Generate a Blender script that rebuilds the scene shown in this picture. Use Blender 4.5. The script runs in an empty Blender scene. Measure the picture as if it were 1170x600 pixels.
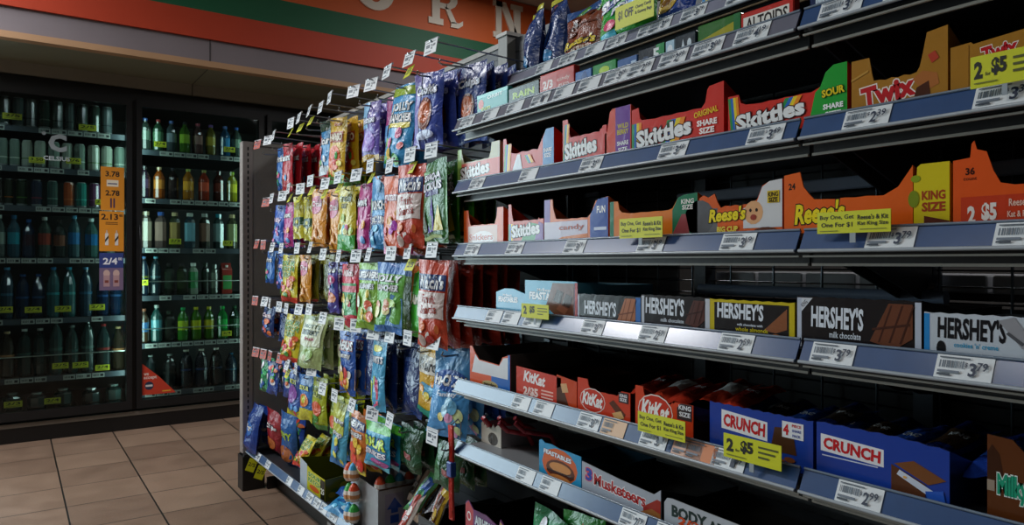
import bpy, math, random
from mathutils import Vector, Matrix
C = bpy.context.scene.collection
TH = math.radians(34.94); SN, CS = math.sin(TH), math.cos(TH); F = 820.0
def Yof(u, X): t = (u-585)/F; return X*(CS-SN*t)/(SN+CS*t)          # where the sight line of column u meets the plane X
def Zof(u, v, X): t = (u-585)/F; return 1+(300-v)/F*X/(SN+CS*t)
def Xof(u, Y): t = (u-585)/F; return Y*(SN+CS*t)/(CS-SN*t)
def ZofY(u, v, Y): t = (u-585)/F; return 1+(300-v)/F*Y/(CS-SN*t)
def lin(c):
    if isinstance(c, str):
        c = tuple(int(c[i:i+2], 16)/255 for i in (0, 2, 4))
    return tuple(x/12.92 if x <= .04045 else ((x+.055)/1.055)**2.4 for x in c)
ORD = ['first', 'second', 'third', 'fourth', 'fifth', 'sixth', 'seventh', 'eighth', 'ninth', 'tenth', 'eleventh', 'twelfth', 'thirteenth', 'fourteenth', 'fifteenth', 'sixteenth']
# ---------------------------------------------------------------- materials
def mat(name, rough=.5, metal=0, bump=0, bscale=60, var=0, vscale=8, coat=0, col=None, emit=0, spec=.5):
    m = bpy.data.materials.new(name); m.use_nodes = True
    nt = m.node_tree; N = nt.nodes; L = nt.links; b = N['Principled BSDF']
    b.inputs['Roughness'].default_value = rough; b.inputs['Metallic'].default_value = metal
    b.inputs['Coat Weight'].default_value = coat; b.inputs['Coat Roughness'].default_value = .12
    b.inputs['Specular IOR Level'].default_value = spec
    tc = N.new('ShaderNodeTexCoord')
    if col is None:
        a = N.new('ShaderNodeAttribute'); a.attribute_name = 'Col'; src = a.outputs['Color']
    else:
        r = N.new('ShaderNodeRGB'); r.outputs[0].default_value = (*lin(col), 1); src = r.outputs[0]
    nz = N.new('ShaderNodeTexNoise'); nz.inputs['Scale'].default_value = vscale; nz.inputs['Detail'].default_value = 5
    L.new(tc.outputs['Object'], nz.inputs['Vector'])
    mr = N.new('ShaderNodeMapRange'); mr.inputs['To Min'].default_value = 1-var; mr.inputs['To Max'].default_value = 1+var*.4
    L.new(nz.outputs['Fac'], mr.inputs['Value'])
    mx = N.new('ShaderNodeVectorMath'); mx.operation = 'SCALE'
    L.new(src, mx.inputs[0]); L.new(mr.outputs[0], mx.inputs['Scale']); L.new(mx.outputs[0], b.inputs['Base Color'])
    if bump:
        n2 = N.new('ShaderNodeTexNoise'); n2.inputs['Scale'].default_value = bscale; n2.inputs['Detail'].default_value = 3
        n2.inputs['Distortion'].default_value = 1.2
        L.new(tc.outputs['Object'], n2.inputs['Vector'])
        bp = N.new('ShaderNodeBump'); bp.inputs['Strength'].default_value = bump; bp.inputs['Distance'].default_value = .01
        L.new(n2.outputs['Fac'], bp.inputs['Height']); L.new(bp.outputs[0], b.inputs['Normal'])
    if emit:
        L.new(src, b.inputs['Emission Color']); b.inputs['Emission Strength'].default_value = emit
    return m
M = {}
M['card'] = mat('printed_card', .22, spec=.45, var=.08, vscale=14, bump=.05, bscale=30)
M['foil'] = mat('printed_film', .27, var=.1, vscale=25, bump=.75, bscale=24, coat=.1)
M['paper'] = mat('paper', .5, var=.05)
M['enamel'] = mat('enamelled_steel', .42, var=.2, vscale=12, bump=.04, bscale=90)
M['rail'] = mat('glossy_plastic_rail', .4, var=.25, vscale=30, spec=.2, coat=1)
M['rail'].node_tree.nodes['Principled BSDF'].inputs['Coat Roughness'].default_value = .2
M['chrome'] = mat('zinc_wire', .28, metal=.9, var=.1)
M['drink'] = mat('bottle_plastic', .12, var=.15, vscale=20, coat=.5)
M['matte'] = mat('matte_paint', .6, var=.15, vscale=3, bump=.05, bscale=120)
M['lamp'] = mat('lamp_diffuser', .5, emit=2.0)
def glass_mat():
    m = bpy.data.materials.new('door_glass'); m.use_nodes = True; N = m.node_tree.nodes; L = m.node_tree.links
    N.remove(N['Principled BSDF']); o = N['Material Output']
    t = N.new('ShaderNodeBsdfTransparent'); t.inputs[0].default_value = (.80, .88, .88, 1)
    g = N.new('ShaderNodeBsdfGlossy'); g.inputs['Roughness'].default_value = .03
    f = N.new('ShaderNodeFresnel'); f.inputs[0].default_value = 1.35
    nz = N.new('ShaderNodeTexNoise'); nz.inputs['Scale'].default_value = 4
    mp = N.new('ShaderNodeMapRange'); mp.inputs['To Min'].default_value = .8; mp.inputs['To Max'].default_value = 1.0
    mu = N.new('ShaderNodeMath'); mu.operation = 'MULTIPLY'
    L.new(nz.outputs[0], mp.inputs[0]); L.new(mp.outputs[0], mu.inputs[0]); L.new(f.outputs[0], mu.inputs[1])
    x = N.new('ShaderNodeMixShader'); L.new(mu.outputs[0], x.inputs[0]); L.new(t.outputs[0], x.inputs[1]); L.new(g.outputs[0], x.inputs[2])
    L.new(x.outputs[0], o.inputs['Surface']); return m
M['glass'] = glass_mat()
def floor_mat():
    m = bpy.data.materials.new('floor_tile'); m.use_nodes = True; N = m.node_tree.nodes; L = m.node_tree.links; b = N['Principled BSDF']
    g = N.new('ShaderNodeNewGeometry'); s = N.new('ShaderNodeSeparateXYZ'); L.new(g.outputs['Position'], s.inputs[0])
    def ma(op, a, b2, c=None):
        n = N.new('ShaderNodeMath'); n.operation = op
        for i, v in enumerate((a, b2, c)):
            if v is None: continue
            if isinstance(v, (int, float)): n.inputs[i].default_value = v
            else: L.new(v, n.inputs[i])
        return n.outputs[0]
    T = .3085
    def line(out, off, w):
        f = ma('FRACT', ma('DIVIDE', ma('ADD', out, 10*T-off), T), 0)
        d = ma('MINIMUM', f, ma('SUBTRACT', 1, f)); return ma('LESS_THAN', d, w/T/2), ma('FLOOR', ma('DIVIDE', ma('ADD', out, 10*T-off), T), 0)
    lx, ix = line(s.outputs[0], .186, .0065); ly, iy = line(s.outputs[1], .365, .0055)
    gm = ma('MAXIMUM', lx, ly)
    cb = N.new('ShaderNodeCombineXYZ'); L.new(ix, cb.inputs[0]); L.new(iy, cb.inputs[1])
    wn = N.new('ShaderNodeTexWhiteNoise'); L.new(cb.outputs[0], wn.inputs['Vector'])
    nz = N.new('ShaderNodeTexNoise'); nz.inputs['Scale'].default_value = 7; nz.inputs['Detail'].default_value = 8; L.new(g.outputs['Position'], nz.inputs['Vector'])
    n3 = N.new('ShaderNodeTexNoise'); n3.inputs['Scale'].default_value = 120; n3.inputs['Detail'].default_value = 3; L.new(g.outputs['Position'], n3.inputs['Vector'])
    v = ma('ADD', ma('MULTIPLY', wn.outputs['Value'], .35), ma('ADD', ma('MULTIPLY', nz.outputs[0], .7), ma('MULTIPLY', n3.outputs[0], .35)))
    cr = N.new('ShaderNodeValToRGB'); cr.color_ramp.elements[0].color = (*lin('70594a'), 1); cr.color_ramp.elements[1].color = (*lin('987e6a'), 1)
    cr.color_ramp.elements[0].position = .3; L.new(v, cr.inputs[0])
    mx = N.new('ShaderNodeMix'); mx.data_type = 'RGBA'; L.new(gm, mx.inputs[0]); L.new(cr.outputs[0], mx.inputs[6]); mx.inputs[7].default_value = (.008, .007, .006, 1)
    L.new(mx.outputs[2], b.inputs['Base Color'])
    ro = ma('ADD', ma('MULTIPLY', nz.outputs[0], .25), .3); L.new(ro, b.inputs['Roughness'])
    bp = N.new('ShaderNodeBump'); bp.inputs['Strength'].default_value = .4; bp.inputs['Distance'].default_value = .004
    L.new(ma('SUBTRACT', ma('MULTIPLY', n3.outputs[0], .2), gm), bp.inputs['Height']); L.new(bp.outputs[0], b.inputs['Normal'])
    return m
M['floor'] = floor_mat()
# ---------------------------------------------------------------- text outlines (built-in font)
TC = {}
def text(s, bold=.0, shear=0):
    k = (s, bold, shear)
    if k in TC: return TC[k]
    cu = bpy.data.curves.new('t', 'FONT'); cu.body = s; cu.offset = bold; cu.shear = shear; cu.resolution_u = 2
    o = bpy.data.objects.new('t', cu)
    me = bpy.data.meshes.new_from_object(o)
    V = [(v.co.x, v.co.y) for v in me.vertices]; P = [tuple(p.vertices) for p in me.polygons]
    bpy.data.objects.remove(o); bpy.data.curves.remove(cu); bpy.data.meshes.remove(me)
    xs = [v[0] for v in V]; ys = [v[1] for v in V]; TC[k] = (V, P, min(xs), max(xs), min(ys), max(ys)); return TC[k]
# ---------------------------------------------------------------- mesh builder
class MB:
    def __init__(s): s.v = []; s.f = []; s.c = []; s.s = []
    def face(s, pts, col, sm=False):
        n = len(s.v); s.v += [tuple(p) for p in pts]; s.f.append(tuple(range(n, n+len(pts)))); s.c.append(col); s.s.append(sm)
    def add(s, V, Fs, col, sm=False):
        n = len(s.v); s.v += [tuple(p) for p in V]
        for f in Fs: s.f.append(tuple(i+n for i in f)); s.c.append(col); s.s.append(sm)
    def box(s, x0, y0, z0, x1, y1, z1, col):
        V = [(x0,y0,z0),(x1,y0,z0),(x1,y1,z0),(x0,y1,z0),(x0,y0,z1),(x1,y0,z1),(x1,y1,z1),(x0,y1,z1)]
        s.add(V, [(3,2,1,0),(4,5,6,7),(0,1,5,4),(1,2,6,5),(2,3,7,6),(3,0,4,7)], col)
    def bbox(s, x0, y0, z0, x1, y1, z1, col, b=.003):   # box with bevelled upright edges and rims
        P = [(x0+b,y0),(x1-b,y0),(x1,y0+b),(x1,y1-b),(x1-b,y1),(x0+b,y1),(x0,y1-b),(x0,y0+b)]
        cx, cy = (x0+x1)/2, (y0+y1)/2
        def ring(z, k): return [(p[0]+(cx-p[0])*k/max(abs(x1-x0)/2,1e-6)*1.0 if 0 else (p[0] if abs(p[0]-cx) < k else p[0]-math.copysign(k, p[0]-cx)), p[1] if abs(p[1]-cy) < k else p[1]-math.copysign(k, p[1]-cy), z) for p in P]
        R = [ring(z0, b*.7), ring(z0+b, 0), ring(z1-b, 0), ring(z1, b*.7)]
        n = 8; V = sum(R, []); Fs = []
        for i in range(3):
            for j in range(n): k = (j+1) % n; Fs.append((i*n+j, i*n+k, (i+1)*n+k, (i+1)*n+j))
        Fs += [tuple(range(n-1, -1, -1)), tuple(range(3*n, 4*n))]; s.add(V, Fs, col)
    def prism(s, poly, ax, a0, a1, col):
        # poly in the two other axes; ax = 'x','y','z'
        def mk(p, a): return {'x': (a, p[0], p[1]), 'y': (p[0], a, p[1]), 'z': (p[0], p[1], a)}[ax]
        n = len(poly); V = [mk(p, a0) for p in poly]+[mk(p, a1) for p in poly]
        Fs = [tuple(range(n)), tuple(range(2*n-1, n-1, -1))]+[((i+1) % n, i, i+n, (i+1) % n+n) for i in range(n)]
        s.add(V, Fs, col)
    def tube(s, pts, r, col, n=6):
        pts = [Vector(p) for p in pts]; R = []
        for i, p in enumerate(pts):
            d = (pts[min(i+1, len(pts)-1)]-pts[max(i-1, 0)]).normalized()
            a = d.cross(Vector((0, 0, 1)));  a = a.normalized() if a.length > .05 else d.cross(Vector((1, 0, 0))).normalized()
            b = d.cross(a); R.append([p+a*r*math.cos(2*math.pi*k/n)+b*r*math.sin(2*math.pi*k/n) for k in range(n)])
        V = sum(R, []); Fs = []
        for i in range(len(pts)-1):
            for k in range(n): k2 = (k+1) % n; Fs.append((i*n+k, i*n+k2, (i+1)*n+k2, (i+1)*n+k))
        s.add(V, Fs, col, True)
        s.add(R[0], [tuple(range(n-1, -1, -1))], col); s.add(R[-1], [tuple(range(n))], col)
    def lathe(s, prof, cols, n=12, cx=0, cy=0):
        # prof: (r,z) list; cols: one colour per band
        for i in range(len(prof)-1):
            (r0, z0), (r1, z1) = prof[i], prof[i+1]; c = cols[i] if isinstance(cols, list) else cols
            for k in range(n):
                a, b = 2*math.pi*k/n, 2*math.pi*(k+1)/n
                q = [(cx+r0*math.cos(a), cy+r0*math.sin(a), z0), (cx+r0*math.cos(b), cy+r0*math.sin(b), z0), (cx+r1*math.cos(b), cy+r1*math.sin(b), z1), (cx+r1*math.cos(a), cy+r1*math.sin(a), z1)]
                if r0 < 1e-6: q = [q[0], q[2], q[3]]
                elif r1 < 1e-6: q = q[:3]
                s.face(q, c, abs(r1-r0) < abs(z1-z0)*3)
    def art(s, f, W, H, ops, g=1):
        """printed artwork; x,y run 0..1 over the face, f(x, y, layer) gives the point in space (x,y in metres)"""
        for L, o in enumerate(ops, 1):
            k = o[0]
            if k == 'r':
                x0, y0, x1, y1, c = o[1:]; c = lin(c); nx = max(1, round(abs(x1-x0)*g)); ny = max(1, round(abs(y1-y0)*g))
                V = [f((x0+(x1-x0)*i/nx)*W, (y0+(y1-y0)*j/ny)*H, L) for j in range(ny+1) for i in range(nx+1)]
                s.add(V, [(j*(nx+1)+i, j*(nx+1)+i+1, (j+1)*(nx+1)+i+1, (j+1)*(nx+1)+i) for j in range(ny) for i in range(nx)], c, g > 1)
            elif k == 'p':
                s.face([f(x*W, y*H, L) for x, y in o[1]], lin(o[2]))
            elif k == 'e':
                cx, cy, rx, ry, c = o[1:6]; c = lin(c); n = 14; V = [f(cx*W, cy*H, L)]; nr = 2 if g > 1 else 1
                for q in range(1, nr+1): V += [f((cx+rx*q/nr*math.cos(2*math.pi*i/n))*W, (cy+ry*q/nr*math.sin(2*math.pi*i/n))*H, L) for i in range(n)]
                Fs = [(0, 1+i, 1+(i+1) % n) for i in range(n)]
                if nr == 2: Fs += [(1+i, 1+n+i, 1+n+(i+1) % n, 1+(i+1) % n) for i in range(n)]
                s.add(V, Fs, c, g > 1)
            elif k == 't':
                st, cx, cy, w, h, c = o[1:7]; bold = o[7] if len(o) > 7 else .02; sh = o[8] if len(o) > 8 else 0; rot = o[9] if len(o) > 9 else 0; oc = o[10] if len(o) > 10 else None
                for q in ((1, 0) if oc else (0,)):
                    V, P, a0, a1, b0, b1 = text(st, bold+(.045 if q else 0), sh); a0_, a1_, b0_, b1_ = text(st, bold, sh)[2:]
                    sx = w*W/(a1_-a0_); sy = h*H/(b1_-b0_); ca, sa = math.cos(math.radians(rot)), math.sin(math.radians(rot)); out = []
                    for x, y in V:
                        X = (x-(a0_+a1_)/2)*sx; Y = (y-(b0_+b1_)/2)*sy
                        out.append(f(cx*W+X*ca-Y*sa, cy*H+X*sa+Y*ca, L+.5-.5*q))
                    s.add(out, P, lin(oc if q else c))
    def mesh(s, name, m):
        me = bpy.data.meshes.new(name); me.from_pydata(s.v, [], s.f)
        a = me.color_attributes.new('Col', 'FLOAT_COLOR', 'CORNER'); buf = []
        for f, c in zip(s.f, s.c): buf += [c[0], c[1], c[2], 1.0]*len(f)
        a.data.foreach_set('color', buf); me.polygons.foreach_set('use_smooth', s.s)
        me.materials.append(m if not isinstance(m, str) else M[m]); return me
    def build(s, name, m, parent=None, loc=(0,0,0), rot=(0,0,0)):
        return ob(name, s.mesh(name, m), parent, loc, rot)
def ob(name, me, parent=None, loc=(0,0,0), rot=(0,0,0)):
    o = bpy.data.objects.new(name, me); C.objects.link(o); o.location = loc; o.rotation_euler = rot
    if parent: o.parent = parent
    return o
def tag(o, label, cat, group=None, kind=None):
    if not 4 <= len(label.split()) <= 16: print('LABEL LENGTH', len(label.split()), label)
    o['label'] = label; o['category'] = cat
    if group: o['group'] = group
    if kind: o['kind'] = kind
    return o
def thing(name, label, cat, loc=(0,0,0), rot=(0,0,0), group=None): return tag(ob(name, None, None, loc, rot), label, cat, group)
def struct(o): o['kind'] = 'structure'; return o
def smoothmesh(me): 
    return me
def wr(mesh): return mesh
RZ = -math.pi/2      # things on the gondola face the aisle: local x runs to the viewer's right, local y into the shelf
P_WIN, P_CEIL, P_COOL, EXPO = 150, 30, 2.0, 0.0
# ================================================================ the room
K = lin
def plain(name, m, boxes, structure=True, parent=None, loc=(0,0,0), rot=(0,0,0)):
    b = MB()
    for x in boxes: b.box(*x[:6], K(x[6]))
    o = b.build(name, m, parent, loc, rot)
    if structure: struct(o)
    return o
plain('floor', M['floor'], [(-2.6, -2.6, -.05, 4.6, 5.7, 0, '9c826b')])
plain('ceiling', 'matte', [(-2.7, -2.7, 2.93, 4.7, 5.8, 3.0, 'b9b2a6')])
plain('wall_right', 'matte', [(4.6, -2.7, 0, 4.7, 5.8, 2.93, '2e2b29')])
plain('wall_back', 'matte', [(-2.7, -2.7, 0, 4.7, -2.6, 2.93, '5f5b56')])
plain('wall_left', 'matte', [(-2.7, -2.7, 0, -2.6, 5.8, 2.93, '5b5650')])
# far wall; left of the coolers is the shop window the daylight comes through
WX0, WX1, WZ0, WZ1 = -2.52, -.34, .3, 2.8
plain('wall_front', 'matte', [(-.26, 5.7, 0, 4.7, 5.8, 2.93, '4a4744'), (-.34, 4.83, 0, -.26, 5.8, 2.93, '4a4744'), (-2.6, 4.83, 0, WX1, 4.93, WZ0, '6b655e'), (-2.6, 4.83, WZ1, WX1, 4.93, 2.93, '6b655e'), (-2.6, 4.83, WZ0, WX0, 4.93, WZ1, '6b655e')])
w = plain('window_1', 'enamel', [(WX0, 4.84, WZ0, WX1, 4.9, WZ0+.05, '3b3d40'), (WX0, 4.84, WZ1-.05, WX1, 4.9, WZ1, '3b3d40'), (WX0, 4.84, WZ0, WX0+.05, 4.9, WZ1, '3b3d40'), (WX1-.05, 4.84, WZ0, WX1, 4.9, WZ1, '3b3d40')])
plain('pane', M['glass'], [(WX0+.05, 4.868, WZ0+.05, WX1-.05, 4.873, WZ1-.05, 'ffffff')], False, w)
# soffit over the coolers
S0, S1 = 4.34, 4.83
b = MB()
b.box(-.3, S0+.004, 2.145, 4.6, S0+.05, 2.93, K('7d7478')); b.box(-.3, S0+.05, 2.115, 4.6, S1+.02, 2.16, K('7a7a66'))
b.box(-.3, S1-.0, 2.04, 4.6, S1+.05, 2.115, K('8f8a7c'))
struct(b.build('trim_1', 'matte'))
b = MB(); b.box(-.3, S0-.012, 2.112, 4.6, S0+.05, 2.145, K('b08a66'))
struct(b.build('trim_2', 'matte'))
b = MB()          # joints between the soffit boards
for x in (.93, 3.2):
    b.box(x, S0+.002, 2.146, x+.005, S0+.006, 2.27, K('3a3638')); b.box(x, S0+.05, 2.1135, x+.005, S1, 2.1155, K('3c3c32')); b.box(x, S1-.002, 2.042, x+.005, S1+.002, 2.114, K('3c3c32'))
struct(b.build('trim_3', 'matte'))
# striped banner with raised letters
bn = thing('banner_sign', 'long orange, green and red striped wall banner with cream slab letters above the coolers', 'banner', (1, S0-.012, 2.27))
b = MB()
b.box(-1.3, -.002, 0, 3.6, .014, .156, K('b83a18')); b.box(-1.3, -.002, .156, 3.6, .014, .306, K('0b5a38')); b.box(-1.3, -.002, .306, 3.6, .014, .655, K('cc5a1c'))
b.build('striped_panel', 'matte', bn)
def letter(polys, x0, w, z0, h):
    b = MB()
    for p in polys: b.prism([(x0+x*w, z0+y*h) for x, y in p], 'y', -.014, -.002, K('e6dccb'))
    return b.build('letter', 'matte', bn)
def arc(cx, cy, ro, ri, a0, a1, ry=1, n=7):
    P = []
    for i in range(n):
        a, c = math.radians(a0+(a1-a0)*i/n), math.radians(a0+(a1-a0)*(i+1)/n)
        P.append([(cx+ri[0]*math.cos(a), cy+ri[1]*math.sin(a)), (cx+ro[0]*math.cos(a), cy+ro[1]*math.sin(a)), (cx+ro[0]*math.cos(c), cy+ro[1]*math.sin(c)), (cx+ri[0]*math.cos(c), cy+ri[1]*math.sin(c))])
    return P
letter(arc(.5, .5, (.5, .5), (.2, .3), 0, 360, n=24), .80, .27, .365, .26)
R_ = [[(0,0),(.42,0),(.42,.16),(0,.16)], [(.1,.16),(.32,.16),(.32,.84),(.1,.84)], [(0,.84),(.5,.84),(.5,1),(0,1)], [(.32,.44),(.52,.44),(.52,.58),(.32,.58)],
      [(.46,.5),(.62,.46),(.82,.12),(.66,.1)], [(.64,.0),(.86,0),(1,.1),(1,.22),(.88,.14),(.66,.14)]]+arc(.5, .72, (.34, .28), (.13, .14), -90, 90)
letter(R_, 1.326, .27, .36, .265)
N_ = [[(0,0),(.36,0),(.36,.15),(0,.15)], [(.09,.15),(.27,.15),(.27,1),(.09,1)], [(0,.85),(.3,.85),(.3,1),(0,1)], [(.2,1),(.42,1),(.92,0),(.68,0)],
      [(.7,0),(.92,0),(.92,.86),(.7,.86)], [(.6,.86),(1,.86),(1,1),(.6,1)]]
letter(N_, 1.852, .26, .36, .265)
# ceiling lights
CEIL = [(-1.0, .9), (-1.0, 3.6), (2.7, .6), (2.7, 3.1)]
for i, (x, y) in enumerate(CEIL):
    t = thing('ceiling_light', ['long ceiling light over the near left aisle', 'long ceiling light over the far left aisle', 'long ceiling light over the near right aisle', 'long ceiling light over the far right aisle'][i], 'ceiling light', (x, y, 2.93))
    b = MB(); b.box(-.16, -.62, -.05, .16, .62, 0, K('d8d6d0')); b.build('housing', 'enamel', t)
    b = MB(); b.box(-.13, -.59, -.058, .13, .59, -.051, K('fff2e0')); b.build('diffuser', 'lamp', t)
# ================================================================ drinks coolers
CY = 4.83
ck = thing('drink_cooler', 'black walk-in drinks cooler with glass doors along the far wall', 'cooler', (0, CY, 0))
b = MB(); BK = K('0a0b0c')
b.box(-.21, .04, 1.98, 2.95, .85, 2.04, BK); b.box(-.21, .04, 0, 2.95, .85, .12, BK); b.box(-.21, .82, .1, 2.95, .86, 2.0, K('0c1412'))
b.box(-.21, 0, 1.955, 2.95, .05, 2.045, BK)
MX = [-.165, .605, 1.375, 2.145, 2.915]
for x in MX: b.box(x-.038, 0, .12, x+.038, .05, 1.96, BK); b.box(x-.01, .05, .12, x+.01, .1, 1.96, K('1a1d1e'))
b.build('case', 'enamel', ck)
b = MB(); b.box(-.21, -.012, .085, 2.95, 0, .108, K('6e665c')); b.box(-.21, -.006, 0, 2.95, .04, .085, K('0b0a0a')); b.build('kick_plate', 'enamel', ck)
for i in range(len(MX)-1):
    x0, x1 = MX[i]+.012, MX[i+1]-.012
    b = MB(); fr = .03; c = K('0d0e10')
    b.box(x0, -.03, .125, x0+fr, -.002, 1.975, c); b.box(x1-fr, -.03, .125, x1, -.002, 1.975, c); b.box(x0+fr, -.03, .125, x1-fr, -.002, .175, c); b.box(x0+fr, -.03, 1.935, x1-fr, -.002, 1.975, c)
    d = b.build('door', 'enamel', ck)
    b = MB(); b.box(x0+fr, -.02, .175, x1-fr, -.012, 1.935, K('ffffff')); b.build('glass_pane', M['glass'], d)
    b = MB(); b.tube([(x0+.02, -.03, .82), (x0+.02, -.055, .84), (x0+.02, -.055, 1.2), (x0+.02, -.03, 1.22)], .007, K('16181a')); h = b.build('handle', 'enamel', d)
# shelves inside
ROWS = {0: [], 1: []}
LZ = [1.764, 1.538, 1.317, 1.022, .678, .347, .15]; RZ_ = [1.688, 1.391, 1.086, .792, .50, .20]
random.seed(5)
def cooler_shelf(x0, x1, z, tags=True):
    b = MB(); b.box(x0, .075, z-.012, x1, .75, z, K('101314'))
    for k in range(int((x1-x0)/.05)): b.box(x0+k*.05, .07, z, x0+k*.05+.004, .7, z+.004, K('2a2e30'))
    s = b.build('cooler_shelf', 'enamel', ck)
    b = MB(); b.box(x0, .055, z-.028, x1, .06, z+.004, K('38424a'))
    x = x0+.03
    while tags and x < x1-.08:
        w = random.uniform(.055, .075)
        if random.random() < .8:
            b.box(x, .0525, z-.026, x+w, .055, z+.001, K('aab0aa'))
            for q in range(5): b.box(x+.006+q*.006, .0522, z-.018, x+.009+q*.006, .0526, z-.006, K('30363a'))
            b.box(x+w-.022, .0522, z-.02, x+w-.006, .0526, z-.006, K('22282c'))
        x += w+.006
    b.build('price_strip', 'paper', s)
    return s
def wire_guard(x0, x1, z):
    b = MB(); b.tube([(x0+.01, .07, z), (x1-.01, .07, z)], .0035, K('c9d3cc')); b.build('wire_guard', 'chrome', ck)
for i, (a, c) in enumerate(zip(MX[:-1], MX[1:])):
    zs = LZ if i == 0 else RZ_
    for z in zs: cooler_shelf(a+.04, c-.04, z)
wire_guard(.605, 1.375, .792+.09); wire_guard(.605, 1.375, .5+.09); wire_guard(-.165, .605, .347+.12)
def bottle(kind, h, r, body, lab, cap, liq=None):
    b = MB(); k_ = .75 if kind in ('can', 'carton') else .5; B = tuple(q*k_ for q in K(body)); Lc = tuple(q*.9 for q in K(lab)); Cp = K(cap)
    if kind == 'can':
        b.lathe([(0, 0), (r*.8, 0), (r, .012), (r, h*.3), (r, h*.34), (r, h*.72), (r, h-.014), (r*.82, h-.002), (r*.82, h), (r*.76, h-.004), (0, h-.004)], [K('9aa0a0'), K('9aa0a0'), B, Lc, B, B, B, K('b0b4b4'), K('b0b4b4'), K('9aa0a0')])
    elif kind == 'bottle':
        b.lathe([(0, 0), (r*.85, 0), (r, .01), (r, h*.3), (r*.97, h*.32), (r*.97, h*.6), (r, h*.62), (r*.95, h*.7), (r*.6, h*.82), (r*.36, h*.88), (r*.36, h*.92), (r*.42, h*.92), (r*.42, h), (0, h)], [B, B, B, B, Lc, B, B, B, B, B, Cp, Cp, Cp])
    elif kind == 'square':
        b.lathe([(0, 0), (r, 0), (r*1.02, .01), (r*1.02, h*.2), (r*1.02, h*.72), (r*.8, h*.82), (r*.5, h*.86), (r*.5, h*.9), (r*.58, h*.9), (r*.58, h), (0, h)], [B, B, B, Lc, B, B, B, Cp, Cp, Cp], n=8)
    elif kind == 'tall':
        b.lathe([(0, 0), (r*.9, 0), (r, .015), (r, h*.45), (r, h*.5), (r, h*.66), (r*.75, h*.8), (r*.35, h*.92), (r*.35, h*.95), (r*.42, h*.95), (r*.42, h), (0, h)], [B, B, B, Lc, B, B, B, B, Cp, Cp, Cp])
    elif kind == 'carton':
        b.box(-r, -r, 0, r, r, h*.78, B); b.prism([(-r, h*.78), (r, h*.78), (0, h*.95)], 'x', -r, r, B); b.box(-r, -.003, h*.93, r, .003, h, B); b.box(-r*.9, -r-.001, h*.15, r*.9, -r, h*.6, Lc); b.lathe([(r*.3, h*.86), (r*.3, h*.93), (0, h*.93)], Cp, cy=-r*.5)
    return b
D = {}
def row(us, z, specs, door, rown, grp, names=None):
    seen = []
    for i, u in enumerate(us):
        sp = specs[i % len(specs)]; xs_ = [Xof(q, CY+.11) for q in us]
        gap = min([abs(xs_[i]-xs_[j]) for j in (i-1, i+1) if 0 <= j < len(us)]); sp = (sp[0], sp[1], round(min(sp[2], gap*.465 if sp[0] not in ('carton', 'square') else gap*.44), 3))+tuple(sp[3:]); key = tuple(sp[:6])
        if key not in D: D[key] = bottle(*key).mesh('can' if sp[0] == 'can' else 'carton' if sp[0] == 'carton' else 'bottle', 'drink')
        X = Xof(u, CY+.11); nm = 'drink_can' if sp[0] == 'can' else 'drink_carton' if sp[0] == 'carton' else 'drink_bottle'
        o = ob(nm, D[key], None, (X, CY+.11+.004*((i*7) % 3), z+.0045), (0, 0, i*1.3 if sp[0] not in ('carton', 'square') else .1))
        tag(o, f"{sp[6]}, {ORD[i]} from left, {ORD[rown]} shelf down, {door} cooler", 'can' if sp[0] == 'can' else 'carton' if sp[0] == 'carton' else 'bottle', grp)
        if sp[0] == 'can': pass
Lr = 'left'; Rr = 'right'
cg = ('can', .155, .031, '7f9488', 'c0cec0', 'aaaaaa', 'pale green slim can'); cw = ('can', .155, .031, 'a9b5a6', '5c7a48', 'aaaaaa', 'white and green can')
cd = ('can', .165, .031, '31433c', '586a5e', 'aaaaaa', 'tall dark green can'); cs = ('can', .165, .031, '5f6f70', '27393c', 'aaaaaa', 'tall grey can')
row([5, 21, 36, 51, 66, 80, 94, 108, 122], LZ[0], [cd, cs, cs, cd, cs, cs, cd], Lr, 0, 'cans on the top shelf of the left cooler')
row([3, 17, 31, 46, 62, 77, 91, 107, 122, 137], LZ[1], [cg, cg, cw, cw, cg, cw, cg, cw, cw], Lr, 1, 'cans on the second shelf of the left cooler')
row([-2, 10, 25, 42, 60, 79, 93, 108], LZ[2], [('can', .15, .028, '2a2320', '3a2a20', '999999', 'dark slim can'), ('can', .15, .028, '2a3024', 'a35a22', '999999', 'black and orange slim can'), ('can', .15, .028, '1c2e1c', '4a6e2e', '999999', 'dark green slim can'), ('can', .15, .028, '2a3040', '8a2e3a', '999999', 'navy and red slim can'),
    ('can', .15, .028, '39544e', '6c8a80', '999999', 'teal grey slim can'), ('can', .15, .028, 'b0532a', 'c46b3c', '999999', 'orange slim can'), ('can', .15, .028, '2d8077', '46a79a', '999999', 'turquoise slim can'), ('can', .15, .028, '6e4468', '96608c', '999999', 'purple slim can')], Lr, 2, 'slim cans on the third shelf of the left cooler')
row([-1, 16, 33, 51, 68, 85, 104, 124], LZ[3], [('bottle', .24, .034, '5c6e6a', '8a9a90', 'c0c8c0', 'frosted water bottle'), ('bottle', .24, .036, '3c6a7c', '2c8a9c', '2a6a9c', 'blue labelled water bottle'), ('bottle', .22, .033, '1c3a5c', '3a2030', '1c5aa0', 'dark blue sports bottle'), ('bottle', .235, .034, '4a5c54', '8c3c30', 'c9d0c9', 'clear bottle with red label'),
    ('bottle', .22, .033, '2a3430', '6c4434', '2a2a2a', 'dark bottle with red and cream label'), ('bottle', .25, .036, '3e6c74', '1f6ca4', '4a9ac0', 'clear bottle with blue band'), ('bottle', .235, .036, '47706c', '1f5e8e', 'c0d6d6', 'large clear water bottle')], Lr, 3, 'water bottles in the left cooler')
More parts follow.
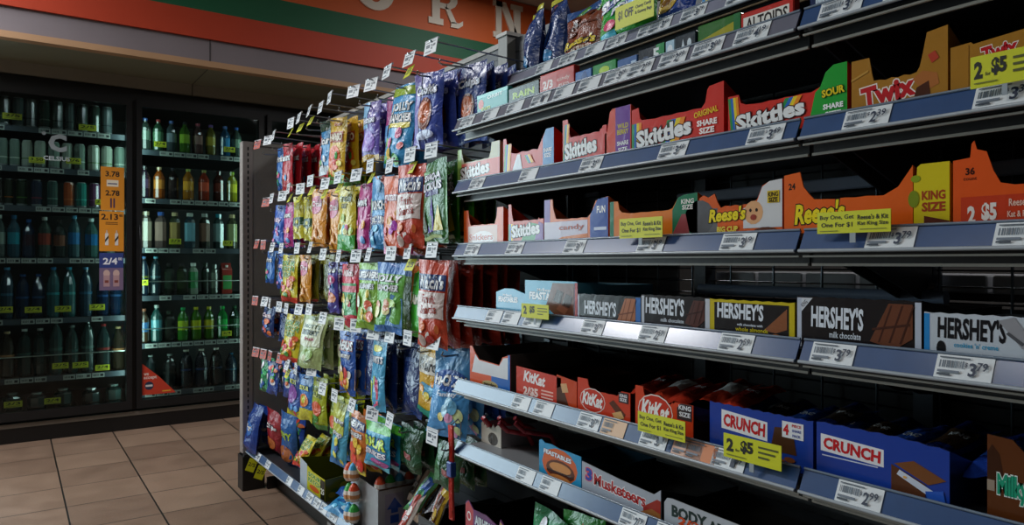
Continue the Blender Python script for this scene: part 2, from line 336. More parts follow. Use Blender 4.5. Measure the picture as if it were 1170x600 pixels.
row([8, 26, 44, 61, 79, 98, 117, 132], LZ[4], [('tall', .29, .035, '23465a', '2a5c78', '3a86b0', 'tall blue water bottle'), ('tall', .25, .035, '162c4a', '22406a', '224a80', 'tall navy bottle'), ('tall', .25, .035, '18304c', '2a4a70', '224a80', 'tall dark blue bottle'), ('tall', .29, .035, '35686c', '2a7c84', '2a6a9c', 'tall teal water bottle'), ('tall', .29, .035, '3a7072', '3c8484', '2c86a0', 'tall clear teal bottle')], Lr, 4, 'tall water bottles in the left cooler')
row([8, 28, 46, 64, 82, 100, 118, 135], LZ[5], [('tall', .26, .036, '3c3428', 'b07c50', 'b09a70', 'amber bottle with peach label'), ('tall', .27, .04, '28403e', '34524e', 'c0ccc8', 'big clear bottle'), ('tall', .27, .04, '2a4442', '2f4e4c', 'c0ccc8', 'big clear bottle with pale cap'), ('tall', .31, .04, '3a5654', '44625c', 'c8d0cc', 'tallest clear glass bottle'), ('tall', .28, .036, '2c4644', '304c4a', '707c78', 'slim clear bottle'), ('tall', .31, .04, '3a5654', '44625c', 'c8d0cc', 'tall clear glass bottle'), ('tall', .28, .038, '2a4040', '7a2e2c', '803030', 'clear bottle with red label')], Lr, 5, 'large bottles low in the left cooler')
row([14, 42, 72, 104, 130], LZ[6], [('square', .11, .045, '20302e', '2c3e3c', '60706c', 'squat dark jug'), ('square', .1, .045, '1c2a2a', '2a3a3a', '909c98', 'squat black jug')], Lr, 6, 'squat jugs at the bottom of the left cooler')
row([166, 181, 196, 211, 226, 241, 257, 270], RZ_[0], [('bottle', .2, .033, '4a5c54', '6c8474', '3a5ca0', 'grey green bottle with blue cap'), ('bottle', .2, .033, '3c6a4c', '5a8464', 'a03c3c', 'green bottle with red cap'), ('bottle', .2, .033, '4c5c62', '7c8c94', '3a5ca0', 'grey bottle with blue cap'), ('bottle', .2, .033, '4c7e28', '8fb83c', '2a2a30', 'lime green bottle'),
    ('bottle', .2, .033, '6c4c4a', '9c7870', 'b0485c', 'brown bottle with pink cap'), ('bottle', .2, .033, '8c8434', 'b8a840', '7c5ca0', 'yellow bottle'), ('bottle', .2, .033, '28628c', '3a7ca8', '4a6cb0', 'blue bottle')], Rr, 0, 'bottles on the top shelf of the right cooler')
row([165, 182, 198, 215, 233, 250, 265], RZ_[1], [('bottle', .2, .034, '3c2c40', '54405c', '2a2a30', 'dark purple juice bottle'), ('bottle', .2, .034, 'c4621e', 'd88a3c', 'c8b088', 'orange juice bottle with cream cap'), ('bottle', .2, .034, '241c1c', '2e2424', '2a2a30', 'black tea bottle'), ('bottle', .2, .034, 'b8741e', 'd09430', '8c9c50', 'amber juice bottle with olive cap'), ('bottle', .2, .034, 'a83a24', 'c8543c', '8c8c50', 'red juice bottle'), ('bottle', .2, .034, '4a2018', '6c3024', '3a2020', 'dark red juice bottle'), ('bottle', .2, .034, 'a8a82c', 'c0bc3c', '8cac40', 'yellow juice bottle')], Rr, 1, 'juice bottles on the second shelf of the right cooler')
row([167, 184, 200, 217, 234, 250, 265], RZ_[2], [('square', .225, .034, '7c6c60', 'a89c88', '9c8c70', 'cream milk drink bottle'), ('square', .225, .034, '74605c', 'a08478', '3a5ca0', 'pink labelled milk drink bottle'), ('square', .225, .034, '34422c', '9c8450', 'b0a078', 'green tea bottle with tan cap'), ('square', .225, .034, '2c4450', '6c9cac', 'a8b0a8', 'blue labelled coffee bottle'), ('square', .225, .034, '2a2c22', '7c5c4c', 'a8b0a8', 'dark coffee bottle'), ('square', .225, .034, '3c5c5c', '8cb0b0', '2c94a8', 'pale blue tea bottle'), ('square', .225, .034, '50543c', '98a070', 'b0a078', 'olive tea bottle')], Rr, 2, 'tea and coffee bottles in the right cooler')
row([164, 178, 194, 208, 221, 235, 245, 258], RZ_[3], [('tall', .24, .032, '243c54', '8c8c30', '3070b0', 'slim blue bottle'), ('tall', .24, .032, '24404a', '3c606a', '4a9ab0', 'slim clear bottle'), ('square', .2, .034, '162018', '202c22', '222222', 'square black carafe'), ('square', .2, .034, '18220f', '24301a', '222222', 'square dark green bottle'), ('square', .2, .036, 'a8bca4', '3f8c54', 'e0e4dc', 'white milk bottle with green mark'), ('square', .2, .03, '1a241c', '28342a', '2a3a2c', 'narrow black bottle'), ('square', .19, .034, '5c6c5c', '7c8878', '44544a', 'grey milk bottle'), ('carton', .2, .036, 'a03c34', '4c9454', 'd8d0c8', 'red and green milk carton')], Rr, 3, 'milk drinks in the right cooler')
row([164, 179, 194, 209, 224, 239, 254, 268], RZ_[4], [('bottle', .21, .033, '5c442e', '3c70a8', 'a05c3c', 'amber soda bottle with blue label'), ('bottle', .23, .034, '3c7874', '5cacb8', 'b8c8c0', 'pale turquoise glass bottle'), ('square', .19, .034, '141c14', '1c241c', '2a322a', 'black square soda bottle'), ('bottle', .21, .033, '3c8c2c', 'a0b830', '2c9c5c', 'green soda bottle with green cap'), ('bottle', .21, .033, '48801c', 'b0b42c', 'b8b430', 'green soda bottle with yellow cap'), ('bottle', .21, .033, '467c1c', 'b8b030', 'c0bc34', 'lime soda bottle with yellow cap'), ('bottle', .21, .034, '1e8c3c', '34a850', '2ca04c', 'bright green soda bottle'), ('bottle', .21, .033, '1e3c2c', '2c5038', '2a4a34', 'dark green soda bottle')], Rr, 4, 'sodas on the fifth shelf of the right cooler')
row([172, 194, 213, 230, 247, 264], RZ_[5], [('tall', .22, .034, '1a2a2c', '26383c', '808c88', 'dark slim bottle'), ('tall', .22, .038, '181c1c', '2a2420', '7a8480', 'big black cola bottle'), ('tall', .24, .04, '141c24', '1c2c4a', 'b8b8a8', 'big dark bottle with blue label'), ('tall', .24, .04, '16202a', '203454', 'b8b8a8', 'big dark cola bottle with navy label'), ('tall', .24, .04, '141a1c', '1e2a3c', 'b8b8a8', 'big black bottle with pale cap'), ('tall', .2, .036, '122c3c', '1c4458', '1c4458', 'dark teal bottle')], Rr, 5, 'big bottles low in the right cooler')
def flat(W, H, th, base, ops, sc=1):     # a thin printed sheet, origin bottom left, facing -y
    b = MB(); b.box(0, 0, 0, W, th, H, K(base)); b.art(lambda x, y, l: (x, -.00012*l, y), W, H, ops); return b
def sale(txt, w=.06, h=.034):
    return flat(w, h, .001, 'c8cc2c', [('t', txt, .5, .62, .8, .45, '14160c'), ('r', .1, .12, .9, .22, '8a8c20')])
for j, (u, v, tx, w) in enumerate([(42, 183, '3.50', .075), (84, 184, '2/6', .075), (112, 231, '2', .03), (6, 354, '2/4', .07), (38, 354, '2/4', .08), (72, 353, '2/3', .08), (111, 351, '2/3', .08), (69, 418, '2/5', .08), (92, 417, '2/5', .08), (117, 420, '2/4', .075), (15, 462, '2/3', .085), (60, 458, '2/4', .08), (14, 133, '2/5', .09), (100, 146, '2/5', .09), (200, 276, '2/3', .07), (260, 278, '2/3', .06), (164, 323, '2', .05), (259, 381, '2/4', .06), (183, 165, '2/4', .07), (262, 171, '2/4', .07)]):
    X = Xof(u, CY+.05)-w/2
    sale(tx, w).build('sale_tag', 'paper', ck, (X, .046, ZofY(u, v, CY+.05)-.017), (0, 0, 0))
# posters stuck on the glass
def glass_x(u): return Xof(u, CY-.022)
def posted(nm, label, u0, u1, v0, v1, base, ops, cat='poster'):
    x0, x1 = glass_x(u0), glass_x(u1); z1 = ZofY(u0, v0, CY-.022); z0 = ZofY(u0, v1, CY-.022)
    o = flat(x1-x0, z1-z0, .0008, base, ops).build(nm, 'paper', None, (x0, CY-.0215, z0)); tag(o, label, cat); return o
def bott(cx, cy, s): return [('r', cx-.07, cy-.13*s, cx+.07, cy+.06*s, 'd6d0c8'), ('e', cx, cy+.06*s, .07, .04*s, 'd6d0c8'), ('r', cx-.025, cy+.08*s, cx+.025, cy+.14*s, 'c8b09a'), ('p', [(cx-.07, cy-.08*s), (cx+.07, cy), (cx+.07, cy+.05*s), (cx-.07, cy-.03*s)], '1a1a1a')]
posted('poster', 'upper orange price poster reading 3.78 on left cooler glass', 115, 142, 190, 240, 'd88a1c', [('t', '3.78', .5, .84, .6, .13, '1a120a', .03), ('r', .25, .55, .75, .7, 'e8dcc4'), ('r', .3, .6, .7, .63, '6c6c80'), ('t', '2.78', .5, .4, .6, .13, '1a120a', .03), ('r', .4, .06, .47, .28, '4a2c4a'), ('r', .53, .06, .6, .28, '4a2c4a')])
posted('poster', 'lower orange price poster reading 2.13 with two bottles on left cooler glass', 113.5, 141.5, 241, 287, 'd88a1c', [('t', '2.13', .42, .86, .7, .15, '1a120a', .03), ('t', 'ea', .88, .9, .14, .06, '1a120a'), ('r', .25, .71, .75, .73, '6a4410'), ('r', .25, .67, .75, .69, '6a4410')]+bott(.3, .33, 1.4)+bott(.7, .33, 1.4))
posted('poster', 'purple price poster reading 2/4 on left cooler glass', 113.5, 141, 289, 332, '74607e', [('r', 0, .6, 1, 1, '2c3c7c'), ('t', '2/4', .45, .78, .6, .18, 'e6e6ec', .03), ('t', '00', .86, .84, .16, .08, 'e6e6ec'), ('e', .3, .45, .14, .1, 'c8a8a0'), ('r', .17, .1, .43, .4, 'b08c90'), ('e', .7, .45, .14, .1, 'c8a8a0'), ('r', .57, .1, .83, .4, 'b08c90'), ('r', .22, .2, .38, .27, '7c3c34'), ('r', .62, .2, .78, .27, '7c3c34')])
b = MB()
x0, x1 = glass_x(161.5), glass_x(201); z1, z0 = ZofY(161, 415, CY-.022), ZofY(161, 452, CY-.022); W, H = x1-x0, z1-z0
b.prism([(0, 0), (W, 0), (W*.5, H*.55), (0, H)], 'y', 0, .0008, K('c23a22'))
b.art(lambda x, y, l: (x, -.00013*l, y), W, H, [('t', 'we', .14, .64, .14, .08, 'e8d8d0'), ('t', 'accept', .25, .52, .38, .12, 'e8d8d0'), ('e', .22, .28, .13, .13, '20304a'), ('r', .12, .25, .32, .31, 'd8d0cc'), ('r', .6, .06, .85, .1, 'e0a030')])
tag(b.build('sticker', 'paper', None, (x0, CY-.0215, z0)), 'red triangular payment sticker in the lower left corner of right cooler door', 'sticker')
x0 = glass_x(46); z0 = ZofY(46, 184, CY-.022); W, H = glass_x(80)-x0, .17
b = MB(); b.art(lambda x, y, l: (x, -.00013*l, y), W, H, [('t', 'C', .58, .64, .62, .6, '8a9498', .05), ('e', .12, .93, .07, .06, '8a9498'), ('t', 'CELSIUS', .55, .12, .9, .14, 'a8b0b4', .02)])
tag(b.build('lettering_decal', 'paper', None, (x0, CY-.0215, z0)), 'grey C shaped drink decal on the left cooler glass', 'decal')
# ================================================================ gondola: frame, base, backs
XF, XB = .85, 1.20
Y1, Y2, Y3, YE = 1.461, .561, -.35, 3.29
gd = thing('gondola_shelving', 'grey steel gondola frame with slotted end post, backboard and wire grid', 'shelving', (XB, Y1, 0))
def G(X, Y, Z): return (X-XB, Y-Y1, Z)
def gbox(b, X0, Yy0, Z0, X1, Yy1, Z1, c): b.box(X0-XB, Yy0-Y1, Z0, X1-XB, Yy1-Y1, Z1, K(c))
b = MB(); gbox(b, XB, 1.47, .1, XB+.05, YE, 1.65, '3c3f44'); gbox(b, XB-.004, 1.74, 1.64, XB+.056, YE, 1.655, 'a8a49c')
for k in range(1, 30): gbox(b, XB-.001, 1.47, .1+k*.052, XB, YE, .1+k*.052+.004, '1c1e22')
b.build('backboard', 'enamel', gd)
b = MB(); gbox(b, XB-.03, 1.70, 1.02, XB+.06, 1.745, 1.66, '8c8a84'); gbox(b, XB-.035, 1.695, 1.655, XB+.065, 1.75, 1.665, 'c0bcb4'); b.build('top_bracket', 'enamel', gd)
# end panel and slotted post
ge = thing('gondola_end', 'grey end panel with slotted upright and black foot at the far aisle end', 'end panel', (XB, Y1, 0))
b = MB(); gbox(b, XF+.03, YE-.012, .14, XB, YE, 1.53, '98948e'); gbox(b, XF+.03, YE-.02, 1.52, XB, YE+.004, 1.535, '8a8680'); gbox(b, XF+.03, YE-.016, 1.0-.155, XB, YE-.012, 1.0-.15, '2e2c2a'); b.build('end_panel', 'enamel', ge)
b = MB(); gbox(b, XF-.012, YE-.02, .14, XF+.03, YE+.03, 1.535, 'a09893')
for k in range(52): gbox(b, XF+.008, YE-.0215, .17+k*.026, XF+.0135, YE-.0195, .185+k*.026, '0c0c0c')
b.build('slotted_post', 'enamel', ge)
b = MB(); gbox(b, XF-.02, YE-.05, 0, XF+.075, YE+.03, .15, '17181a'); gbox(b, XF-.012, YE-.045, .15, XF+.06, YE+.03, .158, '2a2a2c'); b.build('post_foot', 'enamel', ge)
kp = thing('kick_plate', 'black recessed kick plate and short legs under the base shelf', 'kick plate', (XB, Y1, 0))
b = MB(); gbox(b, XF+.08, YE-.08, .0, XF+.3, YE-.06, .05, '101012'); gbox(b, XF+.12, -.3, 0, XF+.14, YE-.06, .14, '101113'); b.build('plate', 'enamel', kp)
for y, z in ((2.27, 1), (1.46, 1)):
    b = MB(); gbox(b, XF+.01, y, 0, XF+.03, y+.03, .14, '8a8a88'); b.build('leg', 'enamel', kp)
# base deck in three bays with the sloping price rail
def rail_mesh(L, base='24487a', h=.032):
    b = MB(); b.box(0, 0, 0, L, .0025, h, K(base)); b.tube([(0, -.001, .0005), (L, -.001, .0005)], .0025, K('aab2ba')); b.tube([(0, -.001, h), (L, -.001, h)], .0018, K('6c7c8e'))
    return b
TL = math.radians(-25.7)
def price(txt, W=.058, H=.0285, base='dfe3e6'):
    rnd = random.Random(txt+str(W)); ops = []
    x = .06
    while x < .48: w = rnd.choice([.012, .02, .03]); ops.append(('r', x, .48, x+w, .78, '66727f')); x += w+rnd.choice([.012, .02])
    ops += [('r', .06, .86, .6, .91, '4a5462'), ('r', .06, .26, .45, .36, '6a7482'), ('r', .06, .14, .3, .22, '2c3848')]
    if txt:
        d, c = txt.split('.'); ops += [('t', '$', .555, .62, .05, .2, '1c2a44'), ('t', d, .67, .45, .13, .55, '1c2a44', .03), ('t', c, .83, .6, .18, .34, '1c2a44', .02)]
    return flat(W, H, .0006, base, ops)
PC = {}
def price_obj(txt, parent, x, z=.0015, base='dfe3e6', W=.058, y=-.0012, tilt=0):
    k = (txt, base, W)
    if k not in PC: PC[k] = price(txt, W, .0285, base).mesh('price_label', 'paper')
    return ob('price_label', PC[k], parent, (x, y, z), (tilt, 0, 0))
def shelf(Ya, Yb, zlip, label, depth=.32, X=XF, labels=(), sales=(), railcol='24487a', deckcol='23262a', noser='aaa8a0', brackets=True):
    L = Ya-Yb-.006; t = thing('shelf', label, 'shelf', (X, Ya-.003, zlip), (0, 0, RZ), 'gondola shelves')
    b = MB(); b.box(0, .014, .010, L, depth, .016, K(deckcol)); b.box(0, .012, -.002, L, .016, .016, K('16181b')); b.box(0, .009, -.0075, L, .013, -.005, K(noser)); b.box(0, .03, -.019, L, .034, -.0155, K(noser)); b.box(0, .034, -.019, L, .038, .01, K('1a1c1f'))
    b.box(0, depth-.006, .01, L, depth, .04, K(deckcol)); b.build('deck', 'enamel', t)
    for x in ((.012, L-.014) if brackets else ()):
        b = MB(); b.prism([(.05, .01), (depth+.01, .01), (depth+.01, -.075), (depth-.03, -.07)], 'x', x, x+.003, K('3a4048')); b.tube([(x+.0015, depth-.01, -.05), (x+.0015, depth+.009, -.05)], .006, K('3a4048')); b.build('bracket', 'enamel', t)
    r = ob('price_rail', rail_mesh(L, railcol).mesh('price_rail', 'rail'), t, (0, 0, 0), (TL, 0, 0))
    for u, tx, *w in labels:      # u: column of the label's left edge
        x = Ya-.003-Yof(u, X+.004); bs = w[0] if w else 'dfe3e6'
        if 0 < x+.01 and x < L-.03: price_obj(tx, r, max(.003, x), base=bs)
    for u0, u1, zc, h, ops, base in sales:
        x0 = Ya-.003-Yof(u0, X-.004); x1 = Ya-.003-Yof(u1, X-.004)
        f = MB(); f.box(0, 0, 0, x1-x0, .0012, h, K(base)); f.art(lambda x, y, l: (x, -.00013*l, y), x1-x0, h, ops)
        f.box((x1-x0)*.46, .0002, -.012, (x1-x0)*.54, .001, .001, K('9aa4ac')); f.build('sale_tag', 'paper', t, (x0, -.0045+.0, zc-zlip))
    return t
Z0, Z1_, Z2, Z3, Z4, Z5, Z6, ZB = 1.436, 1.307, 1.162, 1.0144, .869, .698, .553, .165
SG = lambda a, b, c, d='': [('t', a, .28, .72, .48, .26, '16180a', .02), ('t', b, .28, .38, .44, .24, '16180a', .02), ('t', c, .77, .7, .4, .22, '16180a', .02), ('t', d or 'Kat King Size', .77, .4, .4, .22, '16180a', .02), ('r', .6, .14, .95, .17, '77791e'), ('r', .04, .1, .3, .13, '77791e')]
S25 = [('t', '2', .12, .55, .13, .55, '14160a', .05), ('t', 'for', .26, .4, .08, .12, '14160a'), ('t', '$5', .42, .58, .22, .55, '14160a', .05), ('r', .62, .7, .95, .78, '55571a'), ('r', .62, .5, .9, .58, '55571a'), ('r', .62, .3, .8, .38, '55571a'), ('r', .06, .12, .4, .16, '77791e')]
YEL = 'd6d814'
w1 = ['', '', '', '', '', '', '', '', '', '', '']
lab1 = [(525, '2.19'), (551, ''), (578, ''), (606, '1.99'), (632, ''), (660, ''), (690, '3.09'), (716, '2.99'), (752, '2.99'), (790, '3.00'), (838, '4.19')]
shelf(Y1, Y2, Z1_, 'upper gum and mint shelf, price rail painted pale with reflected light, on the middle bay', labels=lab1, noser='c8c4ba', railcol='6a6a7a')  # rail tone has grey reflected light mixed into its colour
shelf(Y1-.0, Y2, Z0, 'topmost shelf of the middle bay, set back, holding candy bags', depth=.18, X=XF+.155, labels=[(612, ''), (638, '2.99'), (668, ''), (692, '3.49'), (728, ''), (740, '3.49'), (777, '3.79'), (829, '3.79')], noser='a8835c', railcol='85869a')  # lilac grey rail colour paints the reflection on it
shelf(Y1, Y2, Z2, 'shelf of red rainbow candy boxes, second full shelf of the middle bay', labels=[(536, '3.49'), (593, ''), (662, '3.49'), (752, '3.49'), (853, '3.49')])
shelf(Y1, Y2, Z3, 'eye level shelf of orange peanut cup boxes, middle bay', labels=[(531, '3.79'), (578, '3.19'), (644, '3.79'), (728, '3.19'), (823, '3.19')], sales=[(708, 757, 1.0144+.026, .033, SG('Buy One, Get', 'One For $1', "Reese's & Kit"), YEL)])
shelf(Y1, Y2, Z4, 'shelf of chocolate bar boxes below eye level, middle bay', labels=[(555, ''), (574, ''), (598, ''), (664, '3.79'), (730, '2.59'), (821, '2.59')], sales=[(596, 627, .869+.021, .028, [('t', '2', .14, .55, .13, .6, '14160a', .05), ('t', '$5', .4, .58, .2, .55, '14160a', .05), ('r', .6, .7, .95, .76, '55571a'), ('r', .6, .5, .95, .56, '55571a'), ('r', .6, .3, .8, .36, '55571a')], YEL)])
shelf(Y1, Y2, Z5, 'shelf of red wafer and blue crisped rice bars, middle bay', labels=[(585, ''), (610, ''), (660, '3.79'), (687, '', 'd9b08a'), (731, '3.79'), (768, '', 'd8a890'), (783, '', 'd0783c'), (813, '1.69')], sales=[(729, 783, .698+.026, .032, SG('Buy One, Get', 'One For $1', "Reese's & Kit"), YEL), (827, 893, .698+.022, .034, S25, YEL)])
shelf(Y1, Y2, Z6, 'lowest full shelf of the middle bay, pale rail, half empty', labels=[(590, ''), (617, ''), (708, '2.79'), (748, '2.29')], deckcol='8a8a8c')
shelf(Y2, Y3, Z1_, 'upper mint shelf of the right bay', labels=[(935, '3.79'), (1010, '3.49'), (1085, '2.99')], noser='c8c4ba')
shelf(Y2, Y3, Z2, 'shelf of gold caramel bar boxes, right bay', labels=[(963, '2.39'), (1112, '3.39')], sales=[(1109, 1190, 1.162+.024, .034, S25, YEL)])
shelf(Y2, Y3, Z3, 'eye level shelf of orange and yellow boxes, right bay', labels=[(989, '3.79'), (1135, '3.79')], sales=[(934, 1018, 1.0144+.022, .027, SG('Buy One, Get', 'One For $1', "Reese's & Kit"), YEL)])
shelf(Y2, Y3, Z4, 'shelf of giant chocolate bars, right bay', labels=[(926, '3.79'), (1068, '3.79')])
shelf(Y2, Y3, Z5, 'shelf of blue crisped rice bar box, right bay', labels=[(955, '2.99')])
shelf(Y2, Y3, Z6, 'lowest full shelf of the right bay, dark and empty', labels=[])
tb = [(292, '1.99'), (303, '2.49'), (327, ''), (340, ''), (350, '3.19'), (358, '3.19'), (366, ''), (377, '2.99'), (398, '2.49')]
bb = shelf(YE-.02, Y1, ZB+.0, 'base shelf under the hanging candy, steel blue rail with white price labels', depth=.32, labels=[(277, '')]+tb[:], deckcol='2a2c30', railcol='2a4e80', brackets=False)
for u, v in ((288, 522), (298, 537)):
    f = flat(.036, .055, .0008, YEL, [('t', '2/5', .5, .55, .8, .3, '14160a', .02)]); f.build('sale_tag', 'paper', bb, (YE-.023-Yof(u, XF), -.03, -.052), (0, math.radians(22), math.radians(70)))
shelf(Y1, Y2, ZB, 'base shelf of the middle bay under the candy boxes', labels=[], brackets=False)
shelf(Y2, Y3, ZB, 'base shelf of the right bay under the candy boxes', labels=[], brackets=False)
# uprights and wire grid behind the shelves
for y in (Y1, (Y1+Y2)/2, Y2, Y3):
    b = MB(); gbox(b, XB-.012, y-.015, .0, XB+.02, y+.015, 1.65 if y > Y2 else 2.0, '39424c'); b.build('upright', 'enamel', gd)
b = MB()
for k in range(19): b.tube([G(XB, Y1-.02-k*.1, .2), G(XB, Y1-.02-k*.1, 1.42)], .0022, K('5a646c'), 5)
for k in range(48): b.tube([G(XB+.004, Y1, .2+k*.0254), G(XB+.004, Y3, .2+k*.0254)], .0014, K('2c343a'), 4)
b.build('wire_grid', 'chrome', gd)
b = MB(); gbox(b, XB+.02, Y3, 1.0, XB+.026, Y2, 1.9, '15171a'); gbox(b, XB+.02, Y2, 1.0, XB+.026, Y1, 1.6, '15171a'); gbox(b, XB+.02, Y3, .15, XB+.026, Y1, .93, '15171a'); gbox(b, XB+.02, 1.1, .93, XB+.026, Y1, 1.0, '15171a'); b.build('shade_sheet', 'enamel', gd)  # dark sheets added behind the open grid to stand in for deep shade
# shelves of the far side seen through the grid
os_ = thing('far_side_shelf', 'white edged shelf on the other side of the wire grid, above the chocolate bars', 'shelf', (XB+.03, Y2, .94), (0, 0, 0))
b = MB(); b.box(0, -.9, .0, .3, .45, .012, K('2c3036')); b.box(0, -.95, -.03, .3, -.9, .012, K('2c3036'))
b.build('deck', 'enamel', os_)
for k in range(10):
    y = -.6+k*.105
    b = MB(); b.bbox(0, y, .012, .2, y+.098, .04, K('d8dade'), .002); o = b.build('carton', 'card', None, (XB+.03, Y2, .94)); tag(o, f'white carton in the row behind the wire grid, {ORD[k]} from the right', 'carton', 'white cartons behind the wire grid')
os2 = thing('far_side_tube', 'pale blue tube lying behind the chocolate bars by the grid', 'tube', (XB-.045, Y2, .946))
b = MB(); b.tube([(0, -.05, 0), (0, .42, 0)], .011, K('9fb0cc'), 10); b.build('tube_body', 'enamel', os2)

os3 = thing('far_side_rail', 'pale blue steel shelf edge behind the orange boxes by the wire grid', 'rail', (XB-.03, Y2, 1.125), (0, 0, 0))
b = MB(); b.bbox(0, -.19, 0, .012, .5, .022, K('a8b8d0'), .003); b.build('rail_bar', 'enamel', os3)
b = MB(); b.prism([(0, .03), (.014, .03), (.014, -.06), (0, -.03)], 'y', -.2, -.19, K('9aa0a8')); b.build('bracket', 'chrome', os3)
b = MB(); b.bbox(XB-.035, -.23, .886, XB-.005, .05, .96, K('0c4a2c'), .002); b.art(lambda x, y, l: (XB-.0355, .05-x, .886+y), .28, .074, [('t', 'FREE CAN', .3, .8, .4, .12, '2c8c5c'), ('t', 'CONNECT', .3, .62, .36, .12, '2c8c5c')]); o = b.build('carton', 'card'); tag(o, 'dark green carton standing behind the cookies and cream bar box', 'carton')
# ================================================================ boxes on the shelves
def carton(W, H, Dp, prof, base, ops, side=None, backh=None, inside='2a1c14'):
    """open display carton: cut-out front panel, sloping sides, bottom, back; origin front bottom left"""
    b = MB(); t = .0018; c = K(base); s = K(side or base); bh = (backh if backh is not None else .45)*H; n = len(prof)
    P = [(x*W, y*H) for x, y in prof]; poly = [(0, 0), (W, 0)]+P[::-1]
    b.prism(poly, 'y', 0, t, c)
    b.face([(x, t+.0003, y) for x, y in reversed(poly)], K('8a7a66'))
    hl, hr = P[0][1], P[-1][1]
    for x0, hh in ((0, hl), (W-t, hr)):
        b.prism([(t, 0), (Dp, 0), (Dp, bh), (Dp*.45, bh), (t, hh)], 'x', x0, x0+t, s)
    b.box(t, t, .0, W-t, Dp, t, K(inside)); b.box(t, Dp-t, t, W-t, Dp, bh, s)
    b.art(lambda x, y, l: (x, -.00013*l, y), W, H, ops)
    return b
def notch(c=.14, m=.5, r=None, hl=1, hr=1, c2=None):
    c2 = c if c2 is None else c2; out = [(0, hl), (c, hl), (c+.02, m+(hl-m)*.45), (c+.05, m+.05), (c+.07, m)]
    k = 6
    for i in range(1, k): out.append((c+.07+(1-c2-c-.14)*i/k, m+(.012 if i % 2 else 0)))
    return out+[(1-c2-.07, m), (1-c2-.05, m+.05), (1-c2-.02, m+(hr-m)*.45), (1-c2, hr), (1, hr)]
def serr(h=1, n=14): return [(i/n, h-(.02 if i % 2 else 0)) for i in range(n+1)]
BOXF = XF+.026
def put(z, u0, u1, vtop, base, prof, ops, label, depth=.2, cat='candy box', side=None, name='candy_box', backh=None, yaw=0, dx=0, H=None, group=None):
    X = BOXF+dx; ya, yb = Yof(u0, X), Yof(u1, X); W = ya-yb; um = u1 if vtop[0] == 'r' else u0
    H = H or Zof(um, vtop[1], X)-(z+.0165)
    b = carton(W, H, depth, prof, base, ops, side, backh)
    o = b.build(name, 'card', None, (X, ya, z+.0165), (0, 0, RZ+yaw)); tag(o, label, cat, group); o['wh'] = 0; del o['wh']
    return o, W, H
RB = ['2f9e4f', '2a6ec6', 'e8c81e', 'e8801e']
def rainbow(x0, y0, x1, y1, w, cols=('2a8e4a', '2468c0', 'e9cf24', 'ec8a1c')):
    return [('p', [(x0+i*w, y0), (x0+(i+1)*w, y0), (x1+(i+1)*w, y1), (x1+i*w, y1)], c) for i, c in enumerate(cols)]
def skit(x=.4, y=.3, w=.62, h=.32, rot=4): return [('t', 'Skittles', x, y, w, h, 'eeeeee', .045, 0, rot, '3a0f14')]
RED = 'cf2a1c'
# ---- second shelf (rainbow candy)
put(Z2, 523, 571, ('l', 172), 'b8b08a', notch(.1, .62, c2=.18), [('r', 0, 0, 1, .6, 'd8685c'), ('r', 0, .0, .1, 1, '9cc060')]+[('p', [(.6, .0), (1, 0), (1, .6), (.72, .6)], 'd84a3c')]+skit(.42, .38, .7, .32), 'red and green candy box, glare painted in, at left end of the rainbow candy shelf')  # washed-out print colours carry painted glare
put(Z2, 575, 633, ('r', 145), RED, [(0, 1), (.06, 1), (.1, .7)]+[(.1+.6*i/6, .58+.03*(i % 2)) for i in range(1, 7)]+[(.8, .85), (.86, 1), (1, 1)], rainbow(.0, 0, .04, .85, .035)+[('p', [(.8, .0), (1, 0), (1, 1), (.86, 1), (.8, .8)], '2a78b8'), ('p', [(.16, .04), (.42, .04), (.36, .55), (.3, .55)], 'e0e4ea'), ('t', 'SHARE', .89, .52, .14, .09, 'ffffff'), ('t', 'SIZE', .89, .4, .12, .09, 'ffffff')]+rainbow(.45, .5, .52, .3, .03), 'red candy box with a blue right flap on the rainbow candy shelf')
put(Z2, 643, 693, ('l', 138), RED, notch(.12, .62, hl=1, hr=.72, c2=.08), rainbow(.0, .1, .05, .9, .03)+skit(.42, .38, .74, .32), 'red candy box with torn top, left of the purple striped box')
put(Z2, 691, 721, ('r', 119), 'd4401e', [(0, .55), (.1, .6), (.2, .95), (.3, 1), (1, 1)], [('r', .42, .02, .97, 1, '6a2c92'), ('t', 'WILD', .7, .64, .4, .09, 'd8c820'), ('t', 'BERRY', .7, .53, .42, .09, 'd8c820'), ('t', 'SHARE', .7, .32, .42, .08, 'ffffff'), ('t', 'SIZE', .7, .2, .34, .08, 'ffffff')], 'narrow box with purple berry panel on the rainbow candy shelf')
put(Z2, 722, 827, ('r', 92), RED, [(0, .88), (.08, .9), (.1, .7), (.12, .66)]+[(.12+.66*i/8, .64+.012*(i % 2)) for i in range(1, 9)]+[(.82, .72), (.84, .92), (.86, .97), (1, 1)],
    rainbow(-.0, .1, .0, .62, .03)+rainbow(.42, .56, .32, .02, .05)+skit(.37, .36, .62, .3)+[('t', 'ORIGINAL', .83, .56, .24, .1, 'e8c81e', .02, 0, 6), ('t', 'SHARE', .84, .39, .2, .1, 'fff4f0', .04), ('t', 'SIZE', .84, .26, .15, .1, 'fff4f0', .04)], 'red rainbow candy box marked original, share size')
